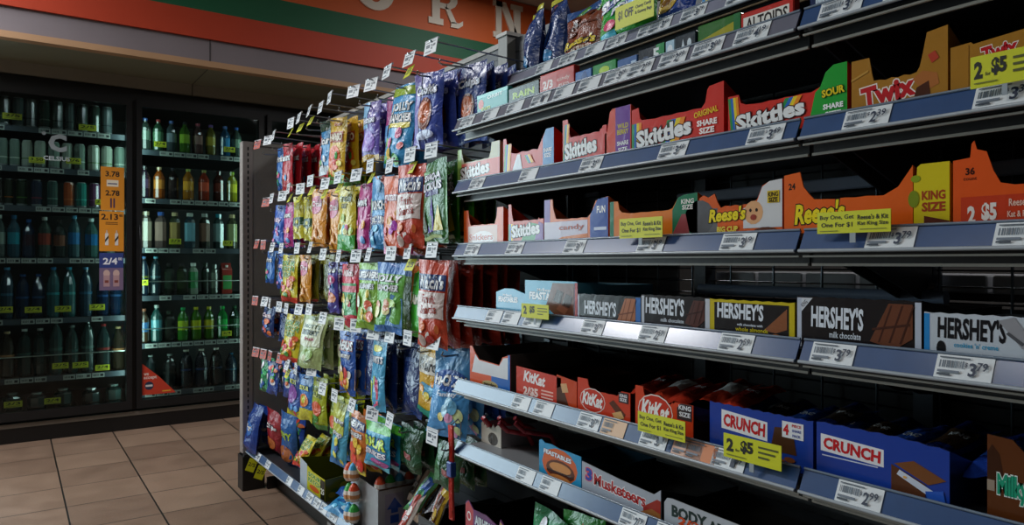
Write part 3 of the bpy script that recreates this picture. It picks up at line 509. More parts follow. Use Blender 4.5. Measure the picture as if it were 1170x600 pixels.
put(Z2, 832, 968, ('r', 70), RED, [(0, .86), (.1, .86), (.12, .7), (.17, .65)]+[(.17+.56*i/8, .62+.012*(i % 2)) for i in range(1, 9)]+[(.8, .68), (.84, .9), (.9, 1), (1, 1)],
    [('p', [(.7, 0), (1, 0), (1, 1), (.9, 1), (.84, .9), (.8, .68), (.76, .6)], '1f9e34')]+rainbow(.03, .1, .0, .82, .024)+rainbow(.44, .3, .52, .61, .035)+skit(.38, .37, .6, .3)+[('t', 'SOUR', .9, .56, .17, .13, 'e8d020', .04, 0, 5, '103008'), ('t', 'SHARE', .9, .32, .15, .09, 'ffffff', .04), ('t', 'SIZE', .9, .19, .12, .09, 'ffffff', .04)], 'red and green rainbow candy box marked sour')
TW = [(0, .82), (.2, .82), (.23, .6), (.25, .5)]+[(.25+.45*i/7, .48+.018*(i % 2)) for i in range(1, 8)]+[(.73, .56), (.76, .72), (.8, .97), (1, 1)]
twx = [('t', 'Twix', .4, .32, .58, .28, 'c01c24', .05, 0, 6, 'f2e8e0'), ('p', [(.66, .42), (.76, .5), (.9, .44), (.92, .3), (.8, .24), (.7, .34)], 'b06a34'), ('p', [(.7, .3), (.82, .36), (.84, .1), (.66, .12)], '4a2414'), ('p', [(.81, .68), (.88, .72), (.92, .62), (.85, .57)], 'b8402c'), ('p', [(.0, .57), (.19, .66), (.19, .63), (.0, .54)], 'c09040')]
put(Z2, 973, 1083, ('r', 28), 'a87424', TW, twx, 'gold caramel bar box with large red letters, right bay', depth=.22)
put(Z2, 1086, 1230, ('l', 55), 'a87424', [(0, 1), (.18, 1.02), (.2, .98), (1, 1.1)], [('t', 'Twix', .42, .78, .3, .26, 'c01c24', .05, 0, 6, 'f2e8e0'), ('r', .16, 0, .165, .98, '6a4410')], 'second gold caramel bar box, at the right edge behind a yellow tag', depth=.22)
# ---- third shelf (eye level)
put(Z3, 530, 575, ('r', 236), 'dd5a1e', notch(.12, .6, c2=.14), [('r', .12, .0, .86, .58, 'dcb8ac'), ('e', .5, .25, .28, .2, 'ece4e4'), ('t', 'Snickers', .45, .3, .6, .16, 'c8583c', .02)], 'orange and white glossy box at the left end of eye level shelf')
put(Z3, 581, 621, ('l', 234), 'cf3c20', notch(.08, .6, c2=.08, hr=.62), rainbow(.0, 0, .0, .55, .04)+[('p', [(.3, 0), (.7, 0), (.9, .5), (.6, .56)], '4c9c5c'), ('p', [(.72, 0), (1, 0), (1, .5), (.88, .56)], '7a3c96')]+skit(.5, .4, .8, .28), 'small red candy box with purple and green streaks on eye level shelf')
put(Z3, 622, 695, ('l', 229), 'e07030', [(0, 1), (.14, 1), (.15, .8), (.2, .58)]+[(.2+.5*i/6, .56+.012*(i % 2)) for i in range(1, 7)]+[(.76, .66), (.82, .88), (.88, .9), (1, .94)], [('r', 0, .45, .1, 1, '6a3c98'), ('r', 0, 0, .7, .52, 'cfc6d6'), ('p', [(.0, 0), (.7, 0), (.7, .25), (.3, .2)], 'e07a30'), ('p', [(.74, 0), (1, 0), (1, .93), (.85, .9), (.74, .6)], '28489e'), ('t', 'FUN', .9, .7, .12, .14, 'ffffff', .03), ('r', .8, .3, .98, .36, 'd0d8ec'), ('t', 'candy', .45, .38, .4, .14, 'b0402c', .02)], 'purple, orange and navy candy box on eye level shelf')
put(Z3, 697, 797, ('r', 221), 'e07a20', [(0, 1), (.1, 1), (.12, .8), (.15, .74)]+[(.15+.55*i/7, .7+.01*(i % 2)) for i in range(1, 8)]+[(.74, .74), (.8, .95), (.86, 1), (1, 1.02)], [('r', 0, 0, .05, 1, '1c7a58'), ('p', [(.74, 0), (1, 0), (1, 1.02), (.86, 1), (.8, .95), (.74, .7)], '1d7450'), ('p', [(.72, .1), (.84, .6), (.88, .6), (.93, .1)], '9c4a50'), ('t', 'KING', .9, .86, .13, .1, 'e8e8e0', .03), ('t', 'SIZE', .9, .74, .11, .1, 'e8e8e0', .03)], 'orange and green king size box behind a yellow sale tag')
put(Z3, 799, 894, ('r', 204), 'd65a1c', [(0, .8), (.06, .85), (.12, .8), (.2, .86), (.24, .7), (.28, .6)]+[(.28+.36*i/6, .62+.012*(i % 2)) for i in range(1, 7)]+[(.72, .7), (.78, .92), (.86, .98), (1, 1)],
    [('r', 0, .0, .24, .6, '6c6a6a'), ('e', .0, .45, .2, .32, '5c5c60'), ('r', .24, .28, .56, .56, 'e0601c'), ('p', [(.56, .22), (1, .22), (1, 1), (.86, .98), (.78, .9), (.72, .66), (.56, .56)], 'd4d4d6'), ('e', .68, .48, .11, .2, 'dfa878'), ('e', .645, .52, .015, .03, '2a1a14'), ('e', .715, .52, .015, .03, '2a1a14'), ('e', .68, .4, .035, .05, '9c3c2c'), ('t', "Reese's", .36, .48, .46, .24, 'f0d81c', .04, .2, 2, '2a1408'), ('r', .84, .62, .97, .82, 'd8ba20'), ('t', 'KING', .905, .76, .11, .08, '2a1a08', .03), ('t', 'SIZE', .905, .67, .1, .08, '2a1a08', .03), ('t', 'BIG CUP', .37, .22, .26, .1, 'ecd848', .04), ('e', .82, .1, .17, .13, '5c2c18'), ('e', .82, .07, .15, .07, 'b87440')], 'orange and white peanut cup box with a smiling cookie face')
put(Z3, 896, 1043, ('l', 201), 'e2601a', [(0, 1), (.14, 1.03), (.17, .8), (.22, .68), (.26, .6)]+[(.26+.5*i/6, .58+.01*(i % 2)) for i in range(1, 7)]+[(.8, .58), (.9, .68), (1, .95)], [('t', '24', .07, .82, .06, .1, '2a1408', .03), ('t', "Reese's", .3, .4, .42, .32, 'f0d81c', .04, .2, 2, '2a1408'), ('r', .14, .02, .3, .1, '3a1c0c')], 'orange peanut cup box marked 24 at the seam of the shelves', depth=.24)
put(Z3, 1044, 1085, ('r', 184), 'd8c41c', [(0, .8), (.08, .8), (.1, .96), (.2, 1), (1, 1)], [('t', 'KING', .56, .56, .66, .13, 'a8401c', .04), ('t', 'SIZE', .56, .4, .66, .13, 'a8401c', .04), ('e', .06, .8, .14, .05, '8aa01c'), ('e', .0, .52, .16, .12, '7c8c1c'), ('p', [(.3, .28), (1, .2), (1, .0), (.3, .0)], '5c2410'), ('p', [(.4, .0), (.8, 0), (.6, .07)], 'e0c81c')], 'yellow king size box on the right bay')
put(Z3, 1089, 1260, ('l', 184), 'e2561a', [(0, 1), (.13, 1.02), (.14, 1.2), (.16, 1.24), (.18, 1.12), (.25, 1.08), (.3, .82), (.35, .66), (.45, .62), (1, .62)], [('t', '36', .13, .84, .07, .1, '3a1408', .04), ('t', 'count', .13, .74, .1, .04, '3a1408', .0), ('r', .06, .04, 1, .5, 'c83c1c'), ('t', '2', .14, .26, .06, .24, 'f0e4dc', .05), ('t', '$5', .27, .28, .11, .26, 'f0e4dc', .05), ('t', "Reese's", .48, .4, .14, .1, 'f0c4b0'), ('t', 'Kat & Reese', .5, .25, .2, .08, 'f0c4b0'), ('t', 'Standard', .48, .12, .15, .08, 'f0c4b0')], 'large orange box marked 36 with 2 for 5 dollars at right edge', depth=.24)
# ---- fourth shelf (chocolate bars)
def herb(cx=.42, cy=.7, w=.66, h=.42, c='dfe6f0', rot=-1): return [('t', "HERSHEY'S", cx, cy, w, h, c, .035, 0, rot)]
def blocks(x0, y0, x1, y1, c='6a3c26', d='4a2416'):
    o = [('p', [(x0, y0+.1), (x0+(x1-x0)*.45, y1), (x1, y1), (x1, y0+.2), (x0+(x1-x0)*.6, y0)], c)]
    for k in range(3): t = .2+.25*k; o.append(('p', [(x0+(x1-x0)*t, y0+.1), (x0+(x1-x0)*(t+.04), y0+.1), (x0+(x1-x0)*(t+.34), y1-.03), (x0+(x1-x0)*(t+.3), y1-.03)], d))
    o.append(('p', [(x0+.02, y0+.3), (x1-.02, y0+.42), (x1-.02, y0+.46), (x0+.02, y0+.34)], d))
    return o
fe = lambda: [('t', 'FEASTABLES', .42, .6, .66, .2, 'f0f4f8', .04, 0, 0, '1c3c6c'), ('t', 'MrBeast', .4, .76, .3, .08, 'f0f4f8', .02)]
put(Z4, 567, 600, ('l', 329), '56a4c8', [(0, .85), (.3, 1), (.6, 1), (1, .84)], fe()+[('r', .1, .1, .7, .2, 'b06a50')], 'small light blue bar box at the left end of the chocolate shelf', backh=.8)
put(Z4, 600, 660, ('l', 320), '5aaccc', [(0, 1), (.95, 1), (1, .98)], fe()+[('r', .95, 0, 1, .97, 'b02a34'), ('p', [(.42, .35), (.55, .95), (.94, .95), (.94, .1), (.7, .02)], '6c3c2c'), ('p', [(.56, .5), (.64, .8), (.76, .72), (.7, .44)], '3a1c14'), ('p', [(.72, .42), (.8, .7), (.92, .62), (.86, .34)], '3a1c14'), ('p', [(.62, .3), (.68, .42), (.84, .32), (.78, .18)], '8c5440')], 'light blue chocolate box with brown squares and a red edge', backh=.9)
put(Z4, 658, 732, ('l', 335), '1c181a', serr(), [('r', 0, 0, .04, .96, '3a70b8'), ('r', .93, 0, 1, .96, '3a70b8'), ('r', .04, 0, .06, .96, 'c8ccd4')]+herb(.4, .56, .5, .46)+blocks(.66, .08, .93, .92, 'b06a44', '7a4024'), 'black chocolate bar box with blue ends and white letters', backh=.8)
put(Z4, 733, 811, ('l', 336), '1e1618', serr(), [('r', 0, 0, .045, .96, 'c4c8d2'), ('r', .94, 0, 1, .96, 'c4c8d2')]+herb(.36, .7, .58, .46)+blocks(.66, .2, .93, .9, '55302a', '3a1c18')+[('t', 'milk chocolate', .48, .34, .34, .1, 'dfe6f0', .01)], 'black milk chocolate box with silver ends, middle bay', backh=.8)
put(Z4, 811, 908, ('l', 341), 'c8b41c', serr(), [('r', .06, .04, .94, .92, '1a1416')]+herb(.38, .72, .56, .4)+[('p', [(.66, .3), (.92, .84), (.92, .36), (.8, .26)], '8c5434'), ('t', 'milk chocolate with', .5, .4, .3, .06, 'dfe6f0'), ('t', 'whole almonds', .52, .29, .38, .1, 'd8c41c', .01), ('e', .8, .16, .06, .08, 'a86a34'), ('e', .88, .12, .05, .07, 'b87840')], 'yellow edged chocolate and almond bar box', backh=.8)
put(Z4, 911, 1053, ('l', 338), '1a1416', serr(), [('r', 0, 0, .04, .97, 'bcc4d4'), ('p', [(.04, .97), (.14, .97), (.04, .7)], 'd0d4dc'), ('t', 'KING', .065, .86, .06, .08, '1a1a20', 0, 0, 45), ('r', .955, 0, 1, .97, 'bcc4d4')]+herb(.35, .62, .44, .42)+[('t', 'milk chocolate', .42, .3, .26, .12, 'dfe6f0', .01)]+blocks(.62, .14, .94, .93, '6a3c28', '45241a'), 'large black milk chocolate box with bar picture, right bay', depth=.22, backh=.8)
put(Z4, 1056, 1200, ('l', 356), 'c4ccd6', serr(), [('r', 0, 0, .05, .97, '2a88cc'), ('t', "HERSHEY'S", .4, .7, .56, .44, '16161c', .035, 0, -1), ('t', "cookies 'n' creme", .44, .38, .36, .1, '2a9cc8', .015), ('e', .15, .28, .04, .16, '16161a'), ('p', [(.62, .9), (.74, .98), (.9, .5), (.8, .4)], '9a9aa0'), ('e', .68, .08, .12, .12, '16161a'), ('p', [(.7, .7), (.82, .5), (.8, .45), (.68, .66)], '55565c')], 'white cookies and cream bar box at the right edge', depth=.22, backh=.8)
# ---- fifth shelf
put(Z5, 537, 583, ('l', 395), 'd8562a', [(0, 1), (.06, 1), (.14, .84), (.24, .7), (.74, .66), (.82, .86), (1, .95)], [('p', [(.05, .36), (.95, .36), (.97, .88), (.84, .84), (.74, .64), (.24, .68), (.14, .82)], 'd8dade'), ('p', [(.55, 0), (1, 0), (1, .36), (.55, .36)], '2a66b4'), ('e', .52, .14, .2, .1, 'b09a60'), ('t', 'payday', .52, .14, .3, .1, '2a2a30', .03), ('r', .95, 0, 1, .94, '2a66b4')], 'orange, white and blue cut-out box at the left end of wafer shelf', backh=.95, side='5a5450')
kk = lambda x=.3, y=.5, w=.4, h=.36: [('e', x, y-.02, w*.62, h*.95, 'e8d8d0'), ('e', x, y-.02, w*.59, h*.88, 'c8301c'), ('t', 'KitKat', x, y, w, h, 'f4f0ee', .04, .2, -3)]
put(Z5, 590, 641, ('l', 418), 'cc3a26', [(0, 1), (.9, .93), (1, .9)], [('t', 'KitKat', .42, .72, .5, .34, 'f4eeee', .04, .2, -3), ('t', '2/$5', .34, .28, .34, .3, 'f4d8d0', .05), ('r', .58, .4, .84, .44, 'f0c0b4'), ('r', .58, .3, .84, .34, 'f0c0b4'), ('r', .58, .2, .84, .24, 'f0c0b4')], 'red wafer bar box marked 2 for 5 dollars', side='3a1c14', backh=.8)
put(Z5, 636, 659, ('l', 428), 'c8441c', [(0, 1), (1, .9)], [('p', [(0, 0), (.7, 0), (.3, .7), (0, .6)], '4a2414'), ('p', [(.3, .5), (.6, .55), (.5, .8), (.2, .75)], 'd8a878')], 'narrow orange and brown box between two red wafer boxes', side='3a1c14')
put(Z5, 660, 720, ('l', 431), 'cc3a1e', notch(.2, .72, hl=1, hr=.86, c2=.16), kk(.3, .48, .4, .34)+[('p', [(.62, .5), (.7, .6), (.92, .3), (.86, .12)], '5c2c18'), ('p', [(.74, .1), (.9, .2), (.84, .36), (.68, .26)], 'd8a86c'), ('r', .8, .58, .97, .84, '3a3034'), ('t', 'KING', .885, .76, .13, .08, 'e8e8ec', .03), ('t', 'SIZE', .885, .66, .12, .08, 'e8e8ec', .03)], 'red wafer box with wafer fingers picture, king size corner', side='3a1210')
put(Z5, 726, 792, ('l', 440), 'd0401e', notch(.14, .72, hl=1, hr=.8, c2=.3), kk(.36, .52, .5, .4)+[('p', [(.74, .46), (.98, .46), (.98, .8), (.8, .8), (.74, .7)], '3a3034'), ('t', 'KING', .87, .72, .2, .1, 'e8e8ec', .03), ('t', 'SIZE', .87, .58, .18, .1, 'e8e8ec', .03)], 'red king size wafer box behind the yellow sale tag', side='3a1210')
cr = lambda cx, cy, w, h, rot=-3: [('p', [(cx-w*.55, cy+h*.85), (cx+w*.55, cy+h*.55), (cx+w*.55, cy-h*.85), (cx-w*.55, cy-h*.6)], 'eaeaee'), ('t', 'CRUNCH', cx, cy, w, h, 'c8202a', .045, 0, rot)]
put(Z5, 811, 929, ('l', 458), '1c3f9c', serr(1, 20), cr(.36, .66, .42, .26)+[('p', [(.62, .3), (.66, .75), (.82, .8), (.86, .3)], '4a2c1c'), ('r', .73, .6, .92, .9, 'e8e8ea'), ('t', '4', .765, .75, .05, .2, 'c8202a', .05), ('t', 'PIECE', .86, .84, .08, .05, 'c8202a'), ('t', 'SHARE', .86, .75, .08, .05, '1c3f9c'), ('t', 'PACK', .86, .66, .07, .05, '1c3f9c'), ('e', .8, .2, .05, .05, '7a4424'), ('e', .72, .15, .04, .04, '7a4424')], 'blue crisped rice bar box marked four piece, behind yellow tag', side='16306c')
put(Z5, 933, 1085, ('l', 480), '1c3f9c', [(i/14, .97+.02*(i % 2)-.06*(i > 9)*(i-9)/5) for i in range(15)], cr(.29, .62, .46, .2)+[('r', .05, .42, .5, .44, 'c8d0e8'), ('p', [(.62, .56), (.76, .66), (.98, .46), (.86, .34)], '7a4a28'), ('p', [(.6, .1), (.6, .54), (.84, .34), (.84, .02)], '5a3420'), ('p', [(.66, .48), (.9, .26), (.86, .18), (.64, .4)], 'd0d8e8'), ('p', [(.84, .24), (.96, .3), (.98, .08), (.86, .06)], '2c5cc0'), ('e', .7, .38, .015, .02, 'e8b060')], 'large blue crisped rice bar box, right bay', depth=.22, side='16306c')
put(Z5, 1128, 1290, ('l', 496), '5c3014', [(0, 1), (.2, .98), (.3, .85), (1, .85)], [('p', [(0, .8), (.04, .9), (.1, .8), (.14, .5), (.1, .42), (0, .4)], '3a1c0c'), ('r', 0, .38, .06, .5, '9c8c7c'), ('t', 'Milky Way', .32, .44, .48, .3, '1c9c78', .05, 0, 0, 'e0eee8')], 'brown bar box with green letters at the lower right corner', depth=.2)
# ---- sixth shelf
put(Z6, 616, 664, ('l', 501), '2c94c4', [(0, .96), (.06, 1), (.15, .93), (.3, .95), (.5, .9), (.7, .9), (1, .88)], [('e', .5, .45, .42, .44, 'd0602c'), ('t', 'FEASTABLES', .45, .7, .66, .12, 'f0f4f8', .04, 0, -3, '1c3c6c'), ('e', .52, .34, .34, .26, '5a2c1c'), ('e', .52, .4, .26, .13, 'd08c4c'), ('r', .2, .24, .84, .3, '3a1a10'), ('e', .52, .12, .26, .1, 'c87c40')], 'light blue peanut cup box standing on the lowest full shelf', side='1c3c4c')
put(Z6, 665, 755, ('l', 525), 'a8b0bc', [(0, .95), (.5, .8), (.92, .72), (1, .9)], [('t', '3', .1, .62, .09, .38, '2a48a8', .05, 0, -3, 'e04040'), ('t', 'Musketeers', .5, .5, .66, .34, 'b0282c', .03, 0, -3, 'f0f0f4'), ('p', [(.8, .05), (.8, .3), (.96, .62), (1, .6), (1, .05)], '9c2c24'), ('p', [(.74, .1), (.9, .32), (1, .26), (1, .05), (.82, 0)], '9c6434')], 'silver box with red script letters on lowest full shelf', side='2a2c30')  # near-black sides put the interior shade into the colour
put(Z6, 759, 880, ('l', 567), 'b4bac2', [(0, .8), (.03, .97), (.08, 1), (.4, .96), (1, .9)], [('t', 'BODY', .26, .62, .36, .4, '1c3434', .05), ('t', 'ARMOR', .66, .56, .42, .4, '1c3434', .05), ('t', '2/$5', .3, .36, .3, .3, 'd85028', .04)], 'white box with large black letters at the bottom edge', side='2a2c30')  # sides coloured dark for the shade inside the open box
# ================================================================ bags and hooks
def bagf(W, H, D, seed, bend=.0):
    rnd = random.Random(seed); ph = [rnd.uniform(0, 6.28) for _ in range(6)]
    def prof(xn, yn):
        s = min(1, max(0, yn/.16))*min(1, max(0, (1-yn)/.3)); s = s*s*(3-2*s)
        e = max(0, math.sin(math.pi*xn))**.55
        t = D/2*e*s*(1.12-.35*yn)
        t += D*.07*s*e*(math.sin(9*yn+5*xn+ph[0])+.7*math.sin(17*xn-7*yn+ph[1]))
        return t
    def f(x, y, l, side=-1):
        xn, yn = x/W, y/H; t = prof(xn, yn)
        pin = 1-.07*math.sin(math.pi*min(1, max(0, yn)))*(1 if D > .015 else .3)
        X = (xn-.5)*W*pin+.002*math.sin(11*yn+ph[2]); wav = .003*math.sin(6*xn+ph[3])*(abs(yn-.5)*2)**2*1.6+bend*(yn-.5)**2
        return (X, wav+side*(t+(.0011+.00028*l if l else 0)), (yn-1)*H+.0025*math.sin(8*xn+ph[4])*(yn < .5))
    return f
def bag_builder(W, H, D, base, ops, seed=1, back=None, bend=0):
    b = MB(); f = bagf(W, H, D, seed, bend); nx, ny = 10, 12; c = K(base); cb = K(back or base)
    for side, cc in ((-1, c), (1, cb)):
        V = [f(W*i/nx, H*j/ny, 0, side) for j in range(ny+1) for i in range(nx+1)]
        Fs = [(j*(nx+1)+i, j*(nx+1)+i+1, (j+1)*(nx+1)+i+1, (j+1)*(nx+1)+i) for j in range(ny) for i in range(nx)]
        if side > 0: Fs = [q[::-1] for q in Fs]
        b.add(V, Fs, cc, True)
    b.art(f, W, H, ops, g=9)
    return b
def blobs(cols, n, seed, y0=.06, y1=.45, r=.1):
    rnd = random.Random(seed); return [('e', rnd.uniform(.14, .86), rnd.uniform(y0, y1), r*rnd.uniform(.6, 1.3), r*rnd.uniform(.4, .8), cols[i % len(cols)]) for i in range(n)]
WH = 'eef0f2'
def T(s, cx, cy, w, h, c=WH, o='1a2440', b=.04, r=0): return ('t', s, cx, cy, w, h, c, b, 0, r, o)
KIND = {
 'cookie': ('1c3a86', [('r', 0, 0, 1, .1, '2a50a8'), ('e', .5, .42, .26, .2, '7a3a1c'), ('e', .5, .44, .2, .14, 'c8601e'), T('Chips', .5, .74, .7, .14, 'd8e0f0')], 'navy cookie snack bag'),
 'cookie2': ('3a50b0', [('r', 0, .0, .3, 1, '7c6cc0'), ('e', .5, .44, .24, .22, '8a3c1c'), ('e', .5, .46, .18, .15, 'd2601c'), T('Cookie', .5, .76, .7, .13, 'e0e4f8'), ('e', .5, .16, .3, .06, 'c0c8e8')], 'blue violet cookie snack bag'),
 'jolly': ('3aa0dc', [('r', 0, .86, 1, .97, 'a8c830'), T('JOLLY', .5, .7, .8, .13), T('RANCHER', .5, .58, .84, .1), ('r', .1, .46, .9, .52, 'e8d848'), ('p', [(.05, .05), (.5, .05), (.4, .3), (.1, .35)], '6cc04c')]+blobs(['d8508c', '58b858', 'e8c040', 'd84848'], 7, 3), 'light blue gummy candy bag'),
 'magenta': ('1c2c6a', [('r', 0, .5, .5, 1, 'a83c7c'), ('r', 0, .2, .4, .5, '5a9ad8')], 'navy and magenta candy bag'),
 'purple': ('6a58b8', [('r', 0, .55, .45, 1, '8cc0e8'), ('e', .5, .3, .34, .18, '8a5cc8'), ('r', 0, .0, 1, .08, 'd0a840'), T('Mentos', .5, .68, .7, .12, 'e8ecff')], 'violet and pale blue candy bag'),
 'gold': ('e0b41e', [('r', 0, .0, 1, .14, '4aa030'), ('e', .5, .38, .34, .2, 'e0601c'), ('r', .1, .62, .9, .78, 'b0481c'), T('HARIBO', .5, .7, .74, .12, 'f0e8d0', '8a2414'), T('Gold', .5, .9, .4, .06, 'a83c1c', 'f0e0b0')]+blobs(['d83c2c', '4cae48', 'f0e060', 'e8801e'], 7, 5), 'yellow gummy bear bag'),
 'bluegr': ('3a8cc8', [('r', 0, .8, 1, 1, '14402c'), T('Sour', .5, .62, .7, .14), ('r', 0, 0, 1, .16, 'd8e4ec')]+blobs(['d84060', '58b858', 'e8e8f0'], 6, 8, .15, .45), 'blue bag with dark green header'),
 'red': ('b81c2a', [T('Starburst', .5, .7, .8, .14), ('p', [(0, 0), (.5, 0), (.2, .5), (0, .6)], '7a1020')]+blobs(['e85c3c', 'f0c040', '4c9cd8'], 4, 12, .12, .4), 'bright red candy bag'),
 'blue': ('2068b8', [T('Nerds', .5, .72, .74, .14), ('r', 0, 0, 1, .12, '1a4c9a')]+blobs(['3cb0c8', '58b858', 'd84878'], 6, 14), 'bright blue candy bag'),
 'shaq': ('2c6e24', [('p', [(0, .3), (1, .2), (1, .85), (0, .9)], '4c9a2c'), T('SHAQ-A', .5, .8, .7, .1, 'f0f0f4', '3c2470'), T('LICIOUS', .5, .69, .76, .1, 'f0f0f4', '3c2470'), ('r', .22, .58, .78, .64, '3c2c78'), ('p', [(.35, .14), (.5, .6), (.66, .14)], '5a3ca0'), ('p', [(.62, .14), (.76, .46), (.92, .16)], 'd8c430'), ('p', [(.08, .14), (.22, .46), (.36, .16)], '1a4c1a'), ('r', .12, .06, .88, .1, 'c8e0a0')], 'green gummy bag with purple figure shape'),
 'welch': ('d0482c', [('r', .04, .66, .96, .84, '28407c'), T("Welch's", .5, .75, .82, .15, 'f4f6fa', '1c2c60'), ('r', .04, .34, .96, .64, 'ecdcd8'), ('t', 'Fruit', .5, .56, .5, .1, 'a83428', .03), ('t', 'Snacks', .5, .44, .6, .1, 'a83428', .03)]+blobs(['d8c0b8', 'e8783c', 'ece4e0', 'd83c3c'], 6, 21, .08, .3), 'orange and white fruit snack bag'),
 'gumpink': ('e0602a', [T('gummi', .5, .72, .8, .13, 'f4ecf0', 'a02850'), ('p', [(0, 0), (1, 0), (1, .25), (0, .5)], 'd8509c')]+blobs(['e8a030', 'b83cc0', 'e83c50', 'f0d8e0'], 9, 23, .1, .55), 'orange and pink gummy bag'),
 'sour': ('3c94d4', [('p', [(0, .7), (1, .98), (1, .8), (0, .5)], '8cc048'), ('p', [(.2, 1), (.6, 1), (1, .8), (1, .7)], 'd0402c'), ('r', .08, .34, .92, .46, '1c3c80'), T('SOUR', .5, .4, .7, .09), T('PUNCH', .5, .6, .7, .12)]+blobs(['5cc0e8', '2a78c0'], 4, 25, .05, .3), 'light blue sour candy bag'),
 'pinkpur': ('c03c8c', [('p', [(0, 0), (1, 0), (1, .3), (0, .55)], '7c3cb0'), T('Sweet', .5, .72, .7, .13)]+blobs(['f07cb0', 'e8a040', '5c9ce0'], 5, 27), 'pink and purple candy bag'),
 'trolli': ('d8c838', [('r', 0, 0, 1, .26, '3ca83c'), T('trolli', .5, .82, .7, .12, '203018', 'e8f0a0'), ('t', 'sour', .5, .7, .4, .08, '203018', .02)]+blobs(['e87cb0', '58c0c8', 'f0f0a0', 'b0d048'], 8, 29, .2, .6), 'yellow and green gummy worm bag'),
 'orange': ('e0962a', [('e', .4, .72, .4, .16, 'd87c9c'), T('Circus', .45, .74, .66, .1, 'f4e8ec', '8a2c50'), ('p', [(.5, 0), (1, 0), (1, .4)], 'a86a1c')]+blobs(['e8b040', 'd07c1c'], 5, 31), 'orange candy bag with pink oval'),
 'yelnav': ('c8c028', [('r', .0, .3, 1, .5, '28502c'), ('p', [(0, .6), (1, .9), (1, 1), (0, .8)], '2c3c6c')]+blobs(['404c20', 'e0d850'], 5, 33), 'yellow bag with dark green band'),
 'bluepur': ('2c5cc0', [T('Laffy', .5, .64, .7, .12, 'f0e0f0', '6a2c8c'), ('r', 0, 0, 1, .14, '203c98')]+blobs(['c84890', '5cc0e0', '6c4cc0'], 8, 35, .1, .5), 'blue and purple candy bag'),
 'spkyel': ('d8cc2c', [('r', 0, 0, 1, .12, 'd83c28'), T('SOUR', .5, .82, .8, .11, '3c8c2c', 'f0ecb0'), T('PATCH', .5, .7, .8, .11, '3c8c2c', 'f0ecb0'), T('KIDS', .5, .58, .6, .1, '3c8c2c', 'f0ecb0')]+blobs(['d85c28', '4c9c3c', 'e8a020', 'd83838'], 12, 37, .14, .52, .12), 'yellow sour candy bag with green letters'),
 'mikered': ('d8344c', [('r', .06, .2, .94, .7, '5cb070'), T('Mike', .5, .86, .6, .1, 'f8e0e0', '90142c'), ('r', .06, .56, .94, .66, 'e88090')]+blobs(['a8d878', 'e8606c', 'f0d040', 'e8f0c0'], 8, 39, .24, .52), 'red and green candy bag'),
 'lifesav': ('8cc444', [('r', .05, .74, .95, .9, '28508c'), T('LIFESAVERS', .5, .82, .88, .1), T('GUMMIES', .5, .65, .66, .08, 'e8f0f4'), ('r', 0, 0, 1, .1, '88b828')]+blobs(['e8d040', 'd8e8a0', 'e86c4c', 'f0f4e0'], 9, 41, .12, .55, .12), 'green ring gummy bag'),
 'jolgreen': ('6cb84c', [('r', 0, .84, 1, 1, '2868b8'), T('JOLLY', .5, .76, .84, .12), T('RANCHER', .5, .64, .8, .09), ('r', 0, 0, 1, .1, '2c78c8'), ('p', [(.5, .1), (1, .1), (1, .5), (.7, .56)], '5c94d0')]+blobs(['e8a080', 'b8e078', 'f0e8a0'], 7, 43, .14, .5, .12), 'green and blue gummy candy bag'),
 'brightg': ('3cb828', [('p', [(0, 1), (.5, 1), (0, .4)], 'e07828'), T('Airheads', .5, .5, .7, .12, 'f0f4e0', '1c6c10'), ('p', [(.5, 0), (1, 0), (1, .3)], 'e8ecd8')], 'vivid green candy bag'),
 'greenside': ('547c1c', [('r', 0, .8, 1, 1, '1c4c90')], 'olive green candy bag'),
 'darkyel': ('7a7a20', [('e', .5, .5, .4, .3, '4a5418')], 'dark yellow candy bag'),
 'purnar': ('5850b0', [('e', .5, .3, .4, .1, 'd87c3c'), ('e', .5, .65, .4, .1, 'c84c90'), T('Nerds', .5, .84, .7, .1)]+blobs(['d8508c', '5c9ce0', 'e8e8f0'], 6, 45, .1, .7), 'narrow purple candy bag'),
 'redblue': ('1c3870', [T('Crush', .5, .74, .7, .14, 'e8e8f0', 'a02428')]+blobs(['d8482c', 'e87838', '3c78d0', 'c83030'], 11, 47, .12, .6, .13), 'navy bag with red fruit'),
 'mott': ('a8bc7c', [('r', .0, .0, .06, 1, '6c8c2c'), ('r', .08, .42, .92, .92, 'd0d8b8'), ('t', 'MOTTS', .5, .8, .66, .08, '2c5030', .04), ('t', 'BERRY', .5, .68, .7, .1, '24382c', .05), ('t', 'fruit', .5, .56, .4, .07, 'b03c5c', .03), ('e', .5, .26, .24, .12, '8cb048'), ('e', .4, .2, .1, .07, 'd8e0b0')], 'pale green fruit snack bag'),
 'nerdblue': ('2458b0', [('r', .1, .7, .9, .86, 'c8482c'), T('NERDS', .5, .78, .8, .14), T('Gummy', .5, .62, .66, .1), ('p', [(0, .2), (.6, 0), (1, .1), (1, .42), (0, .5)], 'd8a038')]+blobs(['e0602c', 'e8c040', 'd83c3c', 'e8e0d0'], 10, 49, .1, .5, .12), 'royal blue bag with orange candy picture'),
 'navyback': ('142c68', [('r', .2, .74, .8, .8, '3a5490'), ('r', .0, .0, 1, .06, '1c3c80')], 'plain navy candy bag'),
 'twizz': ('4aa8d4', [('e', .5, .9, .3, .05, 'e8e04c'), T('TWISTS', .5, .74, .8, .1, 'f0f4f8', '1c3470'), ('p', [(.3, .1), (.42, .1), (.5, .5), (.36, .5)], 'b0d848'), ('p', [(.46, .08), (.58, .08), (.62, .48), (.52, .5)], 'e0508c'), ('p', [(.62, .1), (.74, .1), (.7, .46), (.64, .46)], 'd83c5c'), ('p', [(.2, .14), (.3, .12), (.36, .4), (.24, .44)], 'c8e060')], 'light blue bag with pink candy ropes'),
